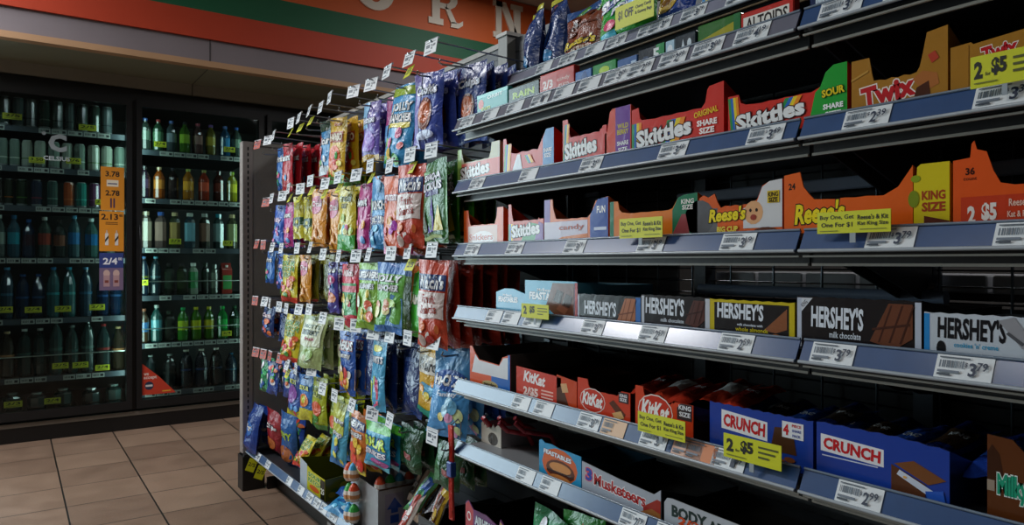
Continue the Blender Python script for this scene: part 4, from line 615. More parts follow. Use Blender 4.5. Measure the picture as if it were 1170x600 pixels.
 'yelwelch': ('d8a828', [('r', 0, .62, 1, .86, 'e8e4d8'), T('Weird', .5, .74, .8, .16, '202020', 'f0f0f0'), ('e', .5, .4, .34, .1, '58a8d0'), ('r', 0, 0, 1, .14, '38a890')]+blobs(['e8d048', 'f0a030', '5cb8e0'], 5, 51, .2, .56), 'amber bag with black and white letters'),
 'hichew': ('4c98d4', [('e', .5, .64, .46, .13, '2454a8'), T('HI-CHEW', .5, .64, .8, .13), ('t', 'Fantasy', .5, .48, .5, .07, 'e8f0f8', .03)]+blobs(['a8d8f0', 'd8e8a8', 'e0a0c8', '78c0e8', 'f0e080'], 9, 53, .08, .42, .11), 'large sky blue chewy candy bag'),
 'spkblue': ('2c74c0', [('r', 0, 0, 1, .28, 'd0c82c'), T('SOUR', .5, .72, .7, .1, 'd8e048', '183c70'), ('e', .5, .45, .3, .15, 'e07c2c'), ('e', .5, .47, .12, .09, 'c8d83c')], 'blue and yellow sour candy bag'),
 'spurple': ('3858a8', [('r', 0, 0, 1, .14, 'd0c82c'), ('e', .5, .5, .36, .2, '8c4ca8'), T('KIDS', .5, .76, .6, .1, 'd8e048', '183c70')]+blobs(['d8485c', '5c9ce0'], 4, 57), 'blue, purple and yellow candy bag'),
 'spgreen': ('a8b41c', [('r', 0, 0, 1, .1, '3c8c28'), T('PATCH', .5, .78, .8, .1, '28601c', 'e0e890'), T('KIDS', .5, .66, .6, .1, '28601c', 'e0e890'), ('e', .5, .4, .3, .14, 'd85828'), ('e', .45, .22, .2, .08, '3c8c28')], 'yellow green sour candy bag'),
 'smallmix': ('2c4c9c', blobs(['d8482c', '48a858', 'e8e8f0', '5c9ce0', 'd8784c'], 12, 59, .1, .85, .14), 'small mixed colour candy bag'),
 'greensm': ('2c8c58', blobs(['5cd088', '2c5ca8', 'e8e8f0'], 8, 61, .1, .85, .14), 'small green candy bag'),
 'savers': ('d8782c', [('r', .05, .72, .95, .88, '28407c'), T('HEAVEN', .5, .8, .84, .1), T('SAVERS', .5, .64, .7, .08), ('r', 0, 0, 1, .08, 'd8c030')]+blobs(['e83c2c', 'f0c830', 'e8601c', 'f0e8d0'], 10, 63, .1, .56, .14), 'orange ring candy bag'),
 'heavyel': ('4ca8cc', [('r', 0, .5, .8, 1, 'c8d050'), T('Ring', .5, .7, .6, .1), T('Pop', .5, .5, .5, .1), ('r', 0, 0, 1, .1, '2c78b8')]+blobs(['e8e050', '3c78c8'], 5, 65), 'tall blue and yellow candy bag'),
 'strikes': ('2c9cc8', [('r', 0, .78, 1, .98, '58b838'), T('SOUR', .5, .56, .84, .24, 'c8e83c', '1c3470', .05), T('STRIKES', .5, .34, .84, .12, 'f0f0f4', '3c2c88'), ('r', 0, 0, 1, .1, '70d0e8'), ('e', .7, .16, .3, .08, 'b04890')], 'wide blue and green sour strips bag'),
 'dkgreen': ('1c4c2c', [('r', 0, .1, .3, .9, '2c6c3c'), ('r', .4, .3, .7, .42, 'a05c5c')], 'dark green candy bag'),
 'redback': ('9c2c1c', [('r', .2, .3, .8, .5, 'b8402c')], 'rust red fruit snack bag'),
}
BM = {}
def bag_mesh(kind, W, H, D=.03, seed=0):
    k = (kind, round(W, 3), round(H, 3), D, seed % 2)
    if k not in BM: base, ops, _ = KIND[kind]; BM[k] = bag_builder(W, H, D, base, ops, seed=sum(map(ord, kind))+seed % 2*7).mesh('candy_bag', 'foil')
    return BM[k]
HT = {}
def hook(tip, back, sale_, col, label, side='e4e7ea'):
    """double wire hook with a price flag; origin at the tip, facing the aisle"""
    X, Y, Z = tip; L = back-X
    t = thing('peg_hook', label, 'hook', (X, Y, Z), (0, 0, RZ), 'wire hooks on the backboard')
    k = round(L, 2)
    if k not in HT:
        b = MB(); b.tube([(-.0, .004, .012), (0, .02, .014), (0, L, .004)], .0022, K('b0b4b8'), 5); b.tube([(0, .035, -.028), (0, .03, -.036), (0, .04, -.04), (0, L, -.026)], .0026, K('b0b4b8'), 5)
        b.box(-.012, L-.004, -.04, .012, L-.001, .016, K('8a9094')); HT[k] = b.mesh('wire', 'chrome')
    ob('wire', HT[k], t)
    kk_ = 'flag'+str(col)
    if kk_ not in HT:
        f = flat(.056, .037, .0008, col, [('r', .1, .8, .9, .86, '5a6270'), ('r', .12, .45, .45, .7, '48525e'), ('t', '2', .6, .5, .14, .34, '1c2a44', .03), ('t', '49', .78, .58, .18, .2, '1c2a44', .02), ('r', .12, .14, .6, .22, '6a7482')])
        f.tube([(-.001, .002, .037), (.057, .002, .037)], .003, K('c4c8cc'), 6); HT[kk_] = f.mesh('price_flag', 'paper')
    ob('price_flag', HT[kk_], t, (-.028, .002, -.02), (math.radians(random.uniform(-16, -4)), 0, math.radians(random.uniform(-12, 16))))
    if sale_:
        if 'sale' not in HT: HT['sale'] = flat(.046, .034, .0008, YEL, [('t', '2/5', .5, .5, .7, .45, '14160a', .03)]).mesh('sale_flag', 'paper')
        ob('sale_flag', HT['sale'], t, (-.023, .002, -.05), (math.radians(-26), 0, math.radians(random.uniform(-14, 6))))
    return t
# (u, v of the price flag, yellow flag?, [(kind, count, set-back, width, height, thickness, tilt degrees)])
PEGS = [
 ('top', [(489, 53, 0, [('cookie', 6, .085, .135, .2, .03, 0)]), (464, 67, 1, [('cookie2', 3, .03, .13, .2, .034, 5)]), (440, 82, 0, [('jolly', 2, .03, .135, .235, .03, 8)]), (419, 96, 0, [('magenta', 2, .05, .1, .17, .024, 0)]),
   (399, 104, 0, [('purple', 3, .035, .105, .18, .028, 3)]), (376, 112, 0, []), (365, 123, 0, [('gold', 4, .03, .125, .225, .03, 5)]), (352, 127, 1, [('bluegr', 3, .03, .105, .19, .028, 3)]), (340, 135, 1, [('red', 3, .14, .11, .17, .03, 0)]), (330, 141, 1, [('red', 4, .1, .11, .17, .03, 0)]),
   (312, 155, 0, [('red', 4, .02, .12, .19, .032, 0)]), (302, 160, 0, [('blue', 3, .03, .1, .17, .028, 4)]), (291, 165, 2, [])]),
 ('second', [(490, 172, 0, [('shaq', 5, -.005, .15, .205, .024, -4)]), (466, 177, 1, [('welch', 3, -.01, .12, .215, .032, 6)]), (444, 190, 0, [('gumpink', 3, .0, .12, .215, .032, 4)]), (422, 190, 1, [('sour', 4, .02, .12, .215, .03, 5)]), (403, 200, 0, [('pinkpur', 2, .02, .09, .2, .024, 3)]),
   (384, 203, 1, [('trolli', 3, .02, .125, .21, .03, 3)]), (368, 210, 1, [('orange', 4, .03, .11, .2, .03, 0)]), (353, 207, 1, [('orange', 3, .02, .12, .2, .03, 5)]), (340, 216, 1, [('yelnav', 2, .02, .09, .16, .026, 3)]), (329, 216, 1, [('yelnav', 2, .02, .09, .16, .026, 4)]), (319, 224, 0, [('pinkpur', 2, .02, .1, .17, .028, 3)]), (309, 227, 0, [('bluepur', 3, .02, .1, .17, .028, 4)]), (300, 231, 2, [])]),
 ('third', [(491, 286, 0, [('welch', 1, -.01, .12, .215, .03, 6), ('redback', 6, .03, .12, .215, .028, 0)]), (465, 288, 1, [('brightg', 3, .03, .12, .2, .026, 4)]), (444, 290, 0, [('jolgreen', 1, -.01, .14, .19, .03, 4), ('greenside', 3, .05, .13, .19, .03, 0)]), (420, 291, 0, [('lifesav', 3, -.01, .13, .19, .032, 3)]), (403, 293, 0, [('mikered', 2, .05, .1, .19, .03, 0)]), (386, 293, 0, [('mikered', 3, .02, .12, .2, .03, 4)]),
   (367, 291, 0, [('purnar', 2, .02, .07, .17, .026, 3)]), (353, 283, 0, [('darkyel', 4, .05, .1, .16, .026, 0)]), (338, 284, 0, [('orange', 1, .02, .09, .17, .028, 3), ('darkyel', 3, .05, .1, .16, .026, 0)]), (320, 284, 0, [('spkyel', 3, .02, .15, .18, .034, 3)]), (309, 283, 0, [('bluepur', 2, .03, .1, .14, .024, 2)]), (299, 280, 2, [('blue', 2, .02, .09, .13, .024, 2)]), (291, 279, 2, [])]),
 ('fourth', [(492, 391, 0, [('hichew', 2, .055, .14, .215, .034, 12), ('bluepur', 5, .135, .13, .2, .03, 0)]), (465, 387, 0, [('yelwelch', 2, .05, .12, .19, .03, 0), ]), (443, 384, 0, [('navyback', 4, .06, .13, .2, .03, 0)]), (422, 381, 0, [('twizz', 1, .01, .1, .2, .024, -3), ('navyback', 2, .04, .12, .2, .03, 0)]), (403, 373, 0, [('navyback', 4, .05, .12, .19, .03, 0)]), (384, 371, 0, [('nerdblue', 3, .02, .12, .2, .03, 4)]), (366, 364, 0, [('mott', 2, .07, .12, .19, .028, 0)]),
   (351, 354, 0, [('mott', 3, .01, .15, .18, .028, 10)]), (338, 354, 0, [('spgreen', 2, .05, .11, .17, .028, 6)]), (326, 353, 0, [('spkyel', 3, .02, .13, .175, .032, 10)]), (317, 351, 0, [('navyback', 3, .06, .1, .13, .026, 0)]), (308, 347, 0, [('navyback', 3, .04, .1, .13, .026, 0)]), (299, 345, 0, [('redblue', 2, .01, .11, .12, .028, 6)]), (289, 344, 2, [])]),
 ('lowest', [(492, 500, 0, [('dkgreen', 3, .04, .1, .11, .024, 8)]), (444, 481, 0, [('dkgreen', 4, .05, .13, .12, .03, 0)]), (421, 474, 0, [('strikes', 2, .01, .17, .13, .034, 2)]), (400, 464, 0, [('savers', 2, .01, .12, .18, .03, 2)]), (381, 453, 0, [('heavyel', 2, .01, .1, .2, .026, 6)]), (366, 445, 0, [('spgreen', 4, .04, .1, .15, .03, 0)]),
   (352, 424, 0, [('spgreen', 5, .02, .12, .18, .03, 4)]), (338, 422, 0, [('spkblue', 2, .02, .11, .165, .028, 4)]), (326, 417, 1, [('spurple', 3, .02, .11, .17, .028, 3)]), (317, 410, 2, [('smallmix', 2, .02, .09, .13, .026, 3)]), (307, 407, 2, [('smallmix', 2, .0, .1, .13, .026, 6)]), (298, 405, 2, [('greensm', 2, .0, .09, .13, .026, 3)]), (289, 403, 2, [])]),
]
random.seed(11)
for rowname, pegs in PEGS:
    for pi, (u, v, sl, groups) in enumerate(pegs):
        X = XF-.012; Y = Yof(u, X); Z = Zof(u, v, X)+.002
        Y = min(Y, YE-.08)
        col = 'e4e7ea' if sl < 2 else 'c0503c'
        which = f"{ORD[pi]} from the boxes in {rowname} row" if rowname != 'lowest' else f"{ORD[pi]} from the boxes in lowest row"
        hook((X, Y, Z), XB-.001, sl == 1, col, f"wire hook with {'red' if sl == 2 else 'white and yellow' if sl == 1 else 'white'} price flag, {which}")
        for kind, n, off, W, H, Dd, tl in groups:
            for i in range(n):
                x = X+(.04 if rowname == 'top' else .02)+off+i*min(.036, max(.024, (.30-off-.02)/max(n, 1)))
                if x > XB-.02: break
                me = bag_mesh(kind, W, H, round(Dd*.86, 4), i)
                yaw = math.radians((tl if i == 0 else tl*.3)*1.2+random.uniform(-2.5, 2.5)); roll = math.radians((tl*.35 if i == 0 else 0)+random.uniform(-2.5, 2.5))
                o = ob('candy_bag', me, None, (x, Y+random.uniform(-.003, .003), Z-.026), (math.radians(random.uniform(-3, 2)), roll, RZ+yaw))
                if i == 0 and tl > 7: o.rotation_euler[0] = math.radians(-8)
                pos = 'front bag' if i == 0 else f'{ORD[i]} bag back'
                tag(o, f"{KIND[kind][2]}, {pos}, {ORD[pi]} hook from boxes, {rowname} row", 'candy bag', f'candy bags on the {ORD[pi]} hook of the {rowname} row' if n > 1 else None)
# ---- bags standing on the topmost shelf
def stand(kind, u0, u1, v0, zb, X, label, tilt=-6, D=.04, yaw=0):
    W = Yof(u0, X)-Yof(u1, X); um = (u0+u1)/2; Y = (Yof(u0, X)+Yof(u1, X))/2; H = max(.1, Zof(um, v0, X)-zb)
    base, ops, _ = KIND[kind]
    o = bag_builder(W, H, D, base, ops, seed=int(u0)).build('candy_bag', 'foil', None, (X+D*.5, Y, zb+H), (math.radians(tilt), 0, RZ+math.radians(yaw))); tag(o, label, 'candy bag'); return o
KIND['crackers'] = ('1c3c7c', [('p', [(0, .3), (.3, .2), (.3, 1), (0, 1)], '142c5c'), ('p', [(.3, .2), (.5, .3), (.5, .9), (.3, .9)], 'b8402c'), ('e', .6, .2, .2, .1, '3c8cc8'), ('r', .0, .93, 1, 1, 'c8c040'), T('Kinder', .5, .1, .7, .08)], '')
KIND['mini'] = ('8a3c18', [('r', 0, .84, 1, 1, '24508c'), ('p', [(.3, .84), (.9, .8), (1, .98), (.5, 1)], '58a040'), T("Reese's", .5, .32, .78, .16, 'f0d01c', '2a1408'), ('t', 'MINIATURES', .5, .16, .6, .07, 'f0e0c0', .02), ('r', .06, .62, .9, .64, '6a2c10')]+blobs(['4a1c0c', '6a2c14'], 6, 71, .45, .8, .09), '')
KIND['popd'] = ('2ca038', [('p', [(0, .7), (.5, .95), (1, .85), (1, .7), (.5, .75), (0, .5)], 'e0801e'), T("Skittles", .42, .72, .8, .16, 'f0f0f4', '2a3c8c', .05, 12), T("POP'D", .55, .56, .5, .12, 'f0f0f4', '2454b0', .05, 10), ('e', .75, .5, .2, .13, '4c9cd8'), ('e', .75, .5, .1, .05, 'e0e8f0'), ('e', .3, .3, .12, .08, 'e04878'), ('r', .1, .1, .4, .2, '4cc0d8')], '')
KIND['butter'] = ('2450b0', [('e', .35, .4, .3, .2, 'd8b430'), ('e', .35, .4, .2, .1, '8a5c1c'), T('Baby', .6, .75, .5, .14)], '')
SX = XF+.155+.045; zb = Z0+.0165
stand('crackers', 594, 620, 8, zb, SX, 'dark blue bag at left end of the topmost shelf', D=.05, yaw=-20)
stand('crackers', 619, 646, -6, zb, SX+.02, 'second dark blue bag, leaning beside the brown bag on the topmost shelf', D=.05, yaw=-15)
stand('mini', 642, 688, 5, zb, SX, 'brown and orange chocolate bag with green header on the topmost shelf')
stand('popd', 680, 748, -28, zb, SX-.02, 'bright green fruit candy bag behind the one dollar off tag', tilt=-4)
stand('butter', 749, 793, -50, zb, SX, 'blue candy bag with yellow fruit on the topmost shelf')
stand('hichew', 797, 840, -40, zb, SX, 'pale blue candy bag on the topmost shelf, right of blue bag')
x0, x1 = Yof(703, XF+.15), Yof(747, XF+.15)
o = flat(x0-x1, .045, .001, YEL, [('t', '$1 OFF', .28, .55, .4, .45, '14160a', .04), ('t', 'Chewy Candy', .74, .66, .4, .18, '14160a', .02), ('t', '& Gummy Bags', .74, .42, .42, .18, '14160a', .02)]).build('sale_tag', 'paper', None, (XF+.15, x0, Z0+.032), (0, 0, RZ)); tag(o, 'yellow one dollar off tag on topmost shelf in front of green bag', 'sale tag')
# ---- gum and mint packs on the narrow tier
def pack(u0, u1, v0, base, ops, label, X=XF+.02, D=.015, cat='gum pack', yaw=0):
    ya, yb = Yof(u0, X), Yof(u1, X); z = Z1_+.0165; H = max(.03, Zof((u0+u1)/2, v0, X)-z); W = ya-yb
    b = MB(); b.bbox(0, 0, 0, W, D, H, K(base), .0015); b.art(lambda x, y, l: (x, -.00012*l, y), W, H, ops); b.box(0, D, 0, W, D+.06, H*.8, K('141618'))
    o = b.build('gum_pack', 'card', None, (X, ya, z), (0, 0, RZ)); tag(o, label, cat, 'packs on the gum shelf')
pack(545, 580, 104, '2c9c98', [('r', 0, .86, 1, 1, '7cd0cc'), ('e', .14, .6, .09, .2, 'd84c3c'), ('t', 'ORBIT', .6, .8, .5, .14, 'e0f4f0', .03), ('t', 'gum', .3, .35, .3, .2, 'c8d83c', .02)], 'turquoise gum pack at the left end of the gum shelf')
pack(581, 616, 96, '10281c', [('t', 'RAIN', .5, .6, .7, .3, 'a8c82c', .04), ('r', 0, .0, 1, .1, '2c6c2c')], 'black gum pack with lime green letters')
pack(617, 656, 80, 'c8342c', [('r', 0, .1, .95, .8, 'c03028'), ('t', '2/3', .24, .55, .3, .34, 'f4e8e4', .04), ('t', 'candy', .7, .6, .36, .2, 'f0c8c0', .02), ('t', 'gum', .7, .35, .3, .16, 'f0c8c0', .02)], 'red gum pack marked 2/3 on the gum shelf')
pack(657, 676, 80, '3c6cb0', [('p', [(0, 0), (1, 0), (.6, 1)], '285090')], 'small blue gum pack beside the red one')
pack(677, 704, 71, '1c8c3c', [('e', .5, .6, .22, .2, 'b8d83c'), ('r', 0, .0, 1, .2, '145c2c')], 'bright green gum pack on the gum shelf')
pack(705, 728, 66, '3c64a0', [('r', .7, .1, .95, .7, 'b8d0e8')], 'blue grey gum pack, left of the black 5 pack')
pack(729, 759, 53, '101c2c', [('r', .7, 0, 1, 1, '1c8c4c'), ('t', '5', .7, .55, .24, .6, 'e8f0f0', .04), ('e', .3, .5, .12, .1, '3c4c6c')], 'black and green gum pack with a white 5')
pack(760, 771, 46, 'a8c8dc', [('e', .5, .5, .3, .3, 'e8f0f8')], 'slim pale blue mint pack')
pack(771, 795, 38, '122432', [('p', [(.3, .3), (.4, .8), (.5, .3)], 'd0dce4'), ('e', .7, .55, .1, .2, 'd0dce4'), ('r', .3, .1, .8, .14, '7c8c98')], 'dark navy mint box with a pale drop mark')
pack(797, 846, 22, '2c6c24', [('p', [(0, .4), (1, .8), (1, 0), (0, 0)], 'a8a020'), ('r', .85, 0, 1, 1, '186c34')], 'green and yellow mint box on the gum shelf')
pack(846, 907, 6, 'c02c24', [('r', .06, .1, .92, .8, 'e8e4dc'), ('t', 'ALTOIDS', .5, .5, .78, .5, '241c1c', .02)], 'red and white mint tin box with black serif name', cat='mint box')
pack(925, 1000, -30, '1c2c54', [('t', 'MENTOS', .5, .4, .8, .4, 'd8e4f0', .04)], 'navy mint box with white letters on right bay gum shelf', cat='mint box')
# ================================================================ things on the base shelves
ZD = ZB+.0165
def based(kind, u, v0, X, W, label, tilt=-12, yaw=0, roll=0, D=.05, zb=None):
    zb = ZD if zb is None else zb; Y = Yof(u, X); H = Zof(u, v0, X)-zb
    b = bag_builder(W, H, D, KIND[kind][0], KIND[kind][1], seed=int(u)); o = b.build('snack_bag', 'foil', None, (X, Y, zb+H), (math.radians(tilt), math.radians(roll), RZ+math.radians(yaw))); tag(o, label, 'snack bag'); return o
KIND['chipblue'] = ('1c3c88', [('p', [(0, .3), (1, .5), (1, .7), (0, .5)], '0c1c4c'), ('e', .5, .5, .3, .15, '3c78c8'), T('Chex', .5, .52, .5, .12)], '')
KIND['chipred'] = ('9c2430', [('p', [(0, .3), (1, .6), (1, .8), (0, .5)], '243c8c'), ('e', .5, .3, .3, .14, 'd8783c'), T('Chips', .5, .66, .6, .12)], '')
KIND['chipteal'] = ('1c5ca0', [('t', 'ZESTY', .5, .6, .7, .14, 'b8d83c', .05), ('e', .5, .24, .4, .16, 'b0602c'), ('r', 0, 0, 1, .08, '183c78')], '')
based('chipblue', 295, 462, XF+.03, .15, 'dark blue snack bag at the far end of the base shelf', -10)
based('chipblue', 306, 466, XF+.07, .15, 'blue snack bag leaning forward near far end of the base shelf', 8, 10, 8)
based('chipred', 314, 470, XF+.06, .14, 'red and blue snack bag on the base shelf', 8, 8, 12)
based('chipteal', 329, 472, XF+.06, .15, 'teal blue snack bag with lime letters on the base shelf', 6, 5, 4)
based('smallmix', 344, 476, XF+.2, .15, 'mixed colour snack bag standing behind the yellow display box', -8)
def disp(u0, u1, v0, Dp, base, prof, ops, sideops, label, X=XF+.03, side=None, name='display_box', z=ZD, H=None, backh=1.0):
    ya, yb = Yof(u0, X), Yof(u1, X); W = ya-yb; H = H or Zof(u0, v0, X)-z
    b = carton(W, H, Dp, prof, base, ops, side, backh); b.art(lambda x, y, l: (W+.00013*l, x, y), Dp, H, sideops)
    o = b.build(name, 'card', None, (X, ya, z), (0, 0, RZ)); tag(o, label, 'display box'); return o, W, H, ya
disp(343, 371, 522, .26, 'c8c428', [(0, 1), (.2, .9), (.5, .75), (1, .75)], [('p', [(0, 0), (.3, 0), (.3, .9), (0, 1)], 'b8c8d4'), T('SOUR', .6, .6, .5, .16, '3c8c2c', 'f0ecb0'), T('PATCH', .6, .4, .5, .16, '3c8c2c', 'f0ecb0'), ('e', .6, .18, .2, .1, 'd8602c'), ('r', .84, 0, 1, .7, '16180e'), ('t', '25', .92, .3, .12, .2, 'f0f0e0')],
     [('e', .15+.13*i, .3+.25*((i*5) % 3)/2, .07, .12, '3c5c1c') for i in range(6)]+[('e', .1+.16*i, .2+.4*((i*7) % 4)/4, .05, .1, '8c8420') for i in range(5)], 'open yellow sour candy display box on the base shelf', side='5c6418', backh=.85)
for i in range(3):
    b = bag_builder(.1, .12, .03, *KIND['spkyel'][:2], seed=i+3); o = b.build('candy_bag', 'foil', None, (XF+.1+.05*i, Yof(357, XF+.1)-.005, ZD+.15), (math.radians(-30), 0, RZ)); tag(o, f'small yellow sour bag inside the open yellow display box, {ORD[i]} from the front', 'candy bag', 'bags in the yellow display box')
b = bag_builder(.16, .08, .03, '2c84b8', blobs(['4cb0d8', '1c5c98', 'b8d8e8'], 8, 81, .1, .9, .14), seed=5)
tag(b.build('snack_bag', 'foil', None, (XF+.07, Yof(402, XF+.06), ZD+.05), (math.radians(-62), 0, RZ+.1)), 'pale blue snack bag lying on the base shelf beside the yellow box', 'snack bag')
b = bag_builder(.16, .09, .04, '1c4c98', blobs(['4cb0d8', 'b8c8e8'], 6, 83, .1, .9, .14), seed=6)
tag(b.build('snack_bag', 'foil', None, (XF+.13, Yof(396, XF+.06), ZD+.07), (math.radians(-70), 0, RZ-.1)), 'dark blue snack bag lying behind the pale blue one', 'snack bag')
# egg display
o, W, H, ya = disp(403, 432, 541, .14, '9ea2a6', [(0, 1), (.3, 1.0), (1, .97)], [], [('r', .16, .2, .6, .86, '9a94a8'), ('p', [(.38, .78), (.56, .56), (.46, .56), (.46, .48), (.3, .48), (.3, .56), (.2, .56)], '2c4c9c'), ('r', .28, .28, .48, .44, '2c4c9c'), ('r', .02, .95, 1, .985, '4a3428')], 'grey egg shaped treat display with blue arrow on its side', side='a4a4aa', X=XF+.035)
eg = [('3c9cd0', 'blue'), ('d8502c', 'red'), ('3ca848', 'green')]
spots = [(XF+.012, ya-.03-c*.036, ZD+.012+r*.064+.008*(c % 2), f"{['lowest', 'middle', 'upper'][r]} row on front of grey display, {['left', 'right'][c]} column", (r*2+c*2) % 3) for r in range(3) for c in range(2)]
spots += [(XF+.055+.032*k, ya-W+.03, ZD+H*.97-.028, f'row along the top edge of grey display, {ORD[k]} from the aisle', (k+1) % 3) for k in range(4)]
for (x, y, z, where, q) in spots:
    b = MB(); cc = K(eg[q][0]); w = K('e8e0d8'); g2 = K('d0905c')
    b.lathe([(0, 0), (.012, .003), (.018, .014), (.019, .026), (.017, .038), (.012, .05), (.006, .057), (0, .06)], [w, w, g2, w, cc, cc, cc], n=12)
    o = b.build('chocolate_egg', 'card', None, (x, y, z), (0, 0, 1)); tag(o, f"{eg[q][1]} topped chocolate egg, {where}", 'chocolate egg', 'eggs in the grey display')
# bar packets in a tray
disp(478, 513, 588, .24, '2a2c30', [(0, 1), (1, 1)], [('r', .1, .3, .9, .7, '8c9098')], [], 'dark tray of loose candy bar packets on the base shelf', X=XF+.03, side='202226')
bars = [('e8e0d8', 'b03c2c'), ('d8c8b8', '3a2c24'), ('b89428', '4c3c1c'), ('3c3040', 'b8a0a8'), ('d8d4d0', 'c83c30'), ('4c9c5c', '2c5cb0'), ('c8a430', '5c2c1c'), ('20242c', 'b0b4bc'), ('e0c8b0', 'a83028'), ('503c58', 'c8b840'), ('d8d8dc', 'b0402c')]
random.seed(4)
for i, (c1, c2) in enumerate(bars):
    b = bag_builder(.045, .15, .016, c1, [('r', .2, .15, .8, .85, c2), ('e', .5, .5, .24, .1, c1), ('t', 'SALTY' if i % 2 else 'ROOT', .5, .34, .5, .1, WH, .03)], seed=i)
    x = i/10; u = 478+40*((i*3) % 11)/11; X = XF+.06+.02*((i*5) % 6)
    o = b.build('candy_bar', 'foil', None, (X+.02, Yof(u, X), ZD+.205+.014*((i*7) % 4)), (math.radians(-22+random.uniform(-8, 8)), math.radians(22+random.uniform(-14, 16)), RZ+random.uniform(-.3, .3)))
    tag(o, f"{['white and red', 'cream and brown', 'gold and brown', 'dark violet', 'silver and red', 'green and blue', 'gold and maroon', 'black and silver', 'peach and red', 'plum and yellow', 'pale grey and rust'][i]} candy bar packet in the tray left of red ropes", 'candy bar', 'bar packets in the dark tray')
# hanging red rope candy at the end of the pegs
t = thing('rope_candy', 'tall red rope candy strip hanging beside the lowest pale shelf rail', 'candy', (XF-.008, Yof(516, XF-.008)+.004, .62), (0, 0, RZ))
b = MB()
for k in range(3): b.tube([(-.006+.006*k, 0, 0), (-.008+.006*k, .004, -.06), (-.004+.005*k, .001, -.15), (-.006+.006*k, .003, -.22)], .0042, K('c8362c'), 6)
b.build('ropes', 'foil', t)
b = MB(); b.bbox(-.011, -.006, -.12, .011, .009, -.085, K('2c4c98'), .002); b.build('paper_band', 'card', t)
b = MB(); b.tube([(0, 0, 0), (0, .02, .012), (-.004, .03, .0), (-.008, .03, -.04)], .0015, K('b0b4b8'), 5); b.build('hanger', 'chrome', t)
for i in range(5):
    u = [524, 532, 540, 548, 560][i]; X = XF+.06+.03*(i % 3); Yc = Y1+.03+.014*i*0; b = MB()
    b.tube([(0, 0, 0), (.004, .02, -.02), (.002, .045+.01*i, -.035), (0, .06+.01*i, -.06)], .006, K('c8404a'), 6)
    o = b.build('rope_candy', 'foil', None, (X, Y1-.04-.022*i, Z6+.0165+.066), (0, 0, RZ+.5-.2*i)); tag(o, f'short red candy rope standing on the left end of lowest pale shelf, {ORD[i]} from left', 'candy', 'short red ropes on the lowest full shelf')
# torn grey tray
ya = Yof(550, .93); W = ya-Yof(567, .93)
b = carton(W+.02, .05, .17, [(0, .9), (.1, 1), (.15, .8), (.22, .95), (.3, .7), (.38, .9), (.5, .75), (.6, 1), (.7, .85), (.8, 1), (1, 1)], 'c4bcae', [('e', .6, .3, .25, .3, '3a322c'), ('r', .5, .1, .56, .5, '2a2420')], 'a0a0a2', .95)
tag(b.build('cardboard_tray', 'card', None, (.93, ya, Z6+.0165), (0, 0, RZ)), 'torn grey cardboard tray at the back of lowest full shelf', 'tray')
# base of the middle bay
def tall(u0, u1, v0, X, base, prof, ops, label):
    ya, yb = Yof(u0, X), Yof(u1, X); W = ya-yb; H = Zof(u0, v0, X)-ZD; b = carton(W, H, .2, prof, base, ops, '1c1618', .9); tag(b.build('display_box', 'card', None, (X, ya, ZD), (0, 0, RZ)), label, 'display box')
tall(532, 580, 573, XF+.04, '6a2c6c', [(0, 1), (.08, 1.03), (.2, .96), (.5, .97), (.8, .92), (.84, 1), (.92, .96), (1, .85)], [('p', [(0, .6), (.18, .6), (.2, .95), (.08, 1.02), (0, .98)], 'b8303c'), ('e', .09, .88, .05, .045, 'f0e8e8'), ('e', .09, .88, .035, .03, 'b8303c'), ('t', 'AIRHEADS', .5, .87, .52, .09, 'e8f0f8', .05, 0, -2, '3c2c78'), ('p', [(.82, .6), (1, .6), (1, .84), (.92, .95), (.84, .98)], 'd0a868'), ('e', .91, .8, .06, .05, 'c83c34'), ('r', .2, .4, .8, .7, 'c8c8d8')], 'purple taffy display box with red badge under the lowest full shelf')
def low(kind, u, v0, X, W, label, **k): based(kind, u, v0, X, W, label, **k)
low('greensm', 632, 586, XF+.07, .11, 'green bag standing under the lowest shelf, left one', tilt=-6, roll=8)
low('popd', 668, 588, XF+.08, .13, 'green and red fruit candy bag under the lowest shelf, right one', tilt=-6, roll=-6)
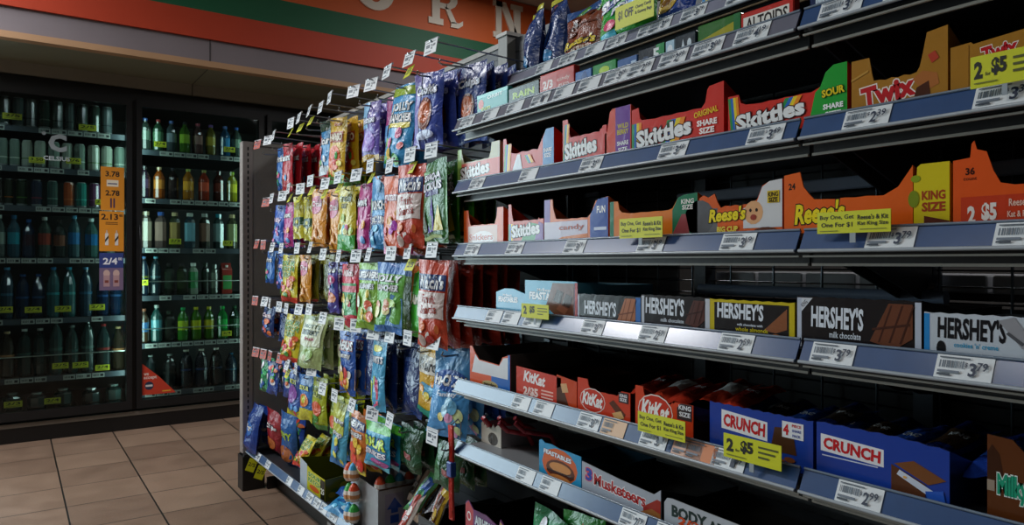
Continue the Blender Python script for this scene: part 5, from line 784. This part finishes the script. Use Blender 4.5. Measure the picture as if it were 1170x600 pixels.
# wrapped bars inside the open boxes (visible over the front edges)
def inbox(n, Y, dY, X, Z, kind_cols, label, grp, L=.13):
    for i in range(n):
        b = bag_builder(.05, L, .018, kind_cols[i % len(kind_cols)][0], [('r', .1, .3, .9, .7, kind_cols[i % len(kind_cols)][1]), ('t', 'KING', .5, .55, .5, .08, WH, .03)], seed=i)
        o = b.build('candy_bar', 'foil', None, (X+.012*(i % 2), Y-dY*i, Z+.009*(i // 3)), (math.radians(-80), 0, 0 if False else RZ+random.uniform(-.15, .15))); tag(o, f'{label}, {ORD[i]} from left', 'candy bar', grp)
RB_ = [('b83420', '7a1c14'), ('c03a22', 'e0d8d4')]
inbox(5, Yof(735, XF+.1), .052, XF+.19, Z5+.085, RB_, 'red wrapped wafer bar lying on top of the wafer boxes', 'wafer bars on the fifth shelf', .12)
inbox(4, Yof(835, XF+.1), .055, XF+.20, Z5+.075, [('1c3c94', '2a58b8'), ('182c6c', '3c3028')], 'blue wrapped crisped rice bar in the four piece box', 'crisped rice bars in the middle bay box', .14)
inbox(5, Yof(950, XF+.1), .05, XF+.20, Z5+.075, [('1c3c94', '2a58b8'), ('182c6c', '4a3424')], 'blue wrapped crisped rice bar in the large right box', 'crisped rice bars in the right bay box', .15)
inbox(3, Yof(820, XF+.1), .06, XF+.16, Z4+.065, [('6c4c40', 'a08030'), ('4c3830', '7c5c50')], 'brown wrapped bar on top of the almond bar box', 'bars above the almond box', .12)
# ================================================================ camera, light
cam = bpy.data.cameras.new('camera'); cam.sensor_width = 36; cam.lens = 36*F/1170; cam.clip_start = .02
co = ob('camera', cam); co.location = (0, 0, 1); co.rotation_euler = (math.pi/2, 0, -TH); bpy.context.scene.camera = co
def area(nm, loc, rot, sx, sy, e, col):
    l = bpy.data.lights.new(nm, 'AREA'); l.shape = 'RECTANGLE'; l.size = sx; l.size_y = sy; l.energy = e; l.color = col; o = ob(nm, l, None, loc, rot); return o
# daylight through the shop window
area('window_daylight', (-1.43, 5.05, 1.55), (-math.pi/2, 0, 0), 2.1, 2.4, P_WIN, (.88, .93, 1))
for (x, y), e in zip(CEIL, (.4, 2.4, .6, .6)): area('ceiling_lamp', (x, y, 2.865), (0, 0, 0), .24, 1.16, P_CEIL*e, (.96, .97, 1))
for x in MX[1:-1]:
    area('cooler_lamp', (x+.045, CY+.016, 1.05), (math.pi/2, 0, math.radians(-62)), .03, 1.7, P_COOL, (.72, 1, .9))
    area('cooler_lamp', (x-.045, CY+.016, 1.05), (math.pi/2, 0, math.radians(62)), .03, 1.7, P_COOL, (.72, 1, .9))
wd = bpy.data.worlds.new('world'); bpy.context.scene.world = wd; wd.use_nodes = True; wd.node_tree.nodes['Background'].inputs[0].default_value = (.5, .6, .7, 1); wd.node_tree.nodes['Background'].inputs[1].default_value = .4
sc = bpy.context.scene; sc.view_settings.view_transform = 'Standard'; sc.view_settings.look = 'None'; sc.view_settings.gamma = 1; sc.view_settings.exposure = EXPO
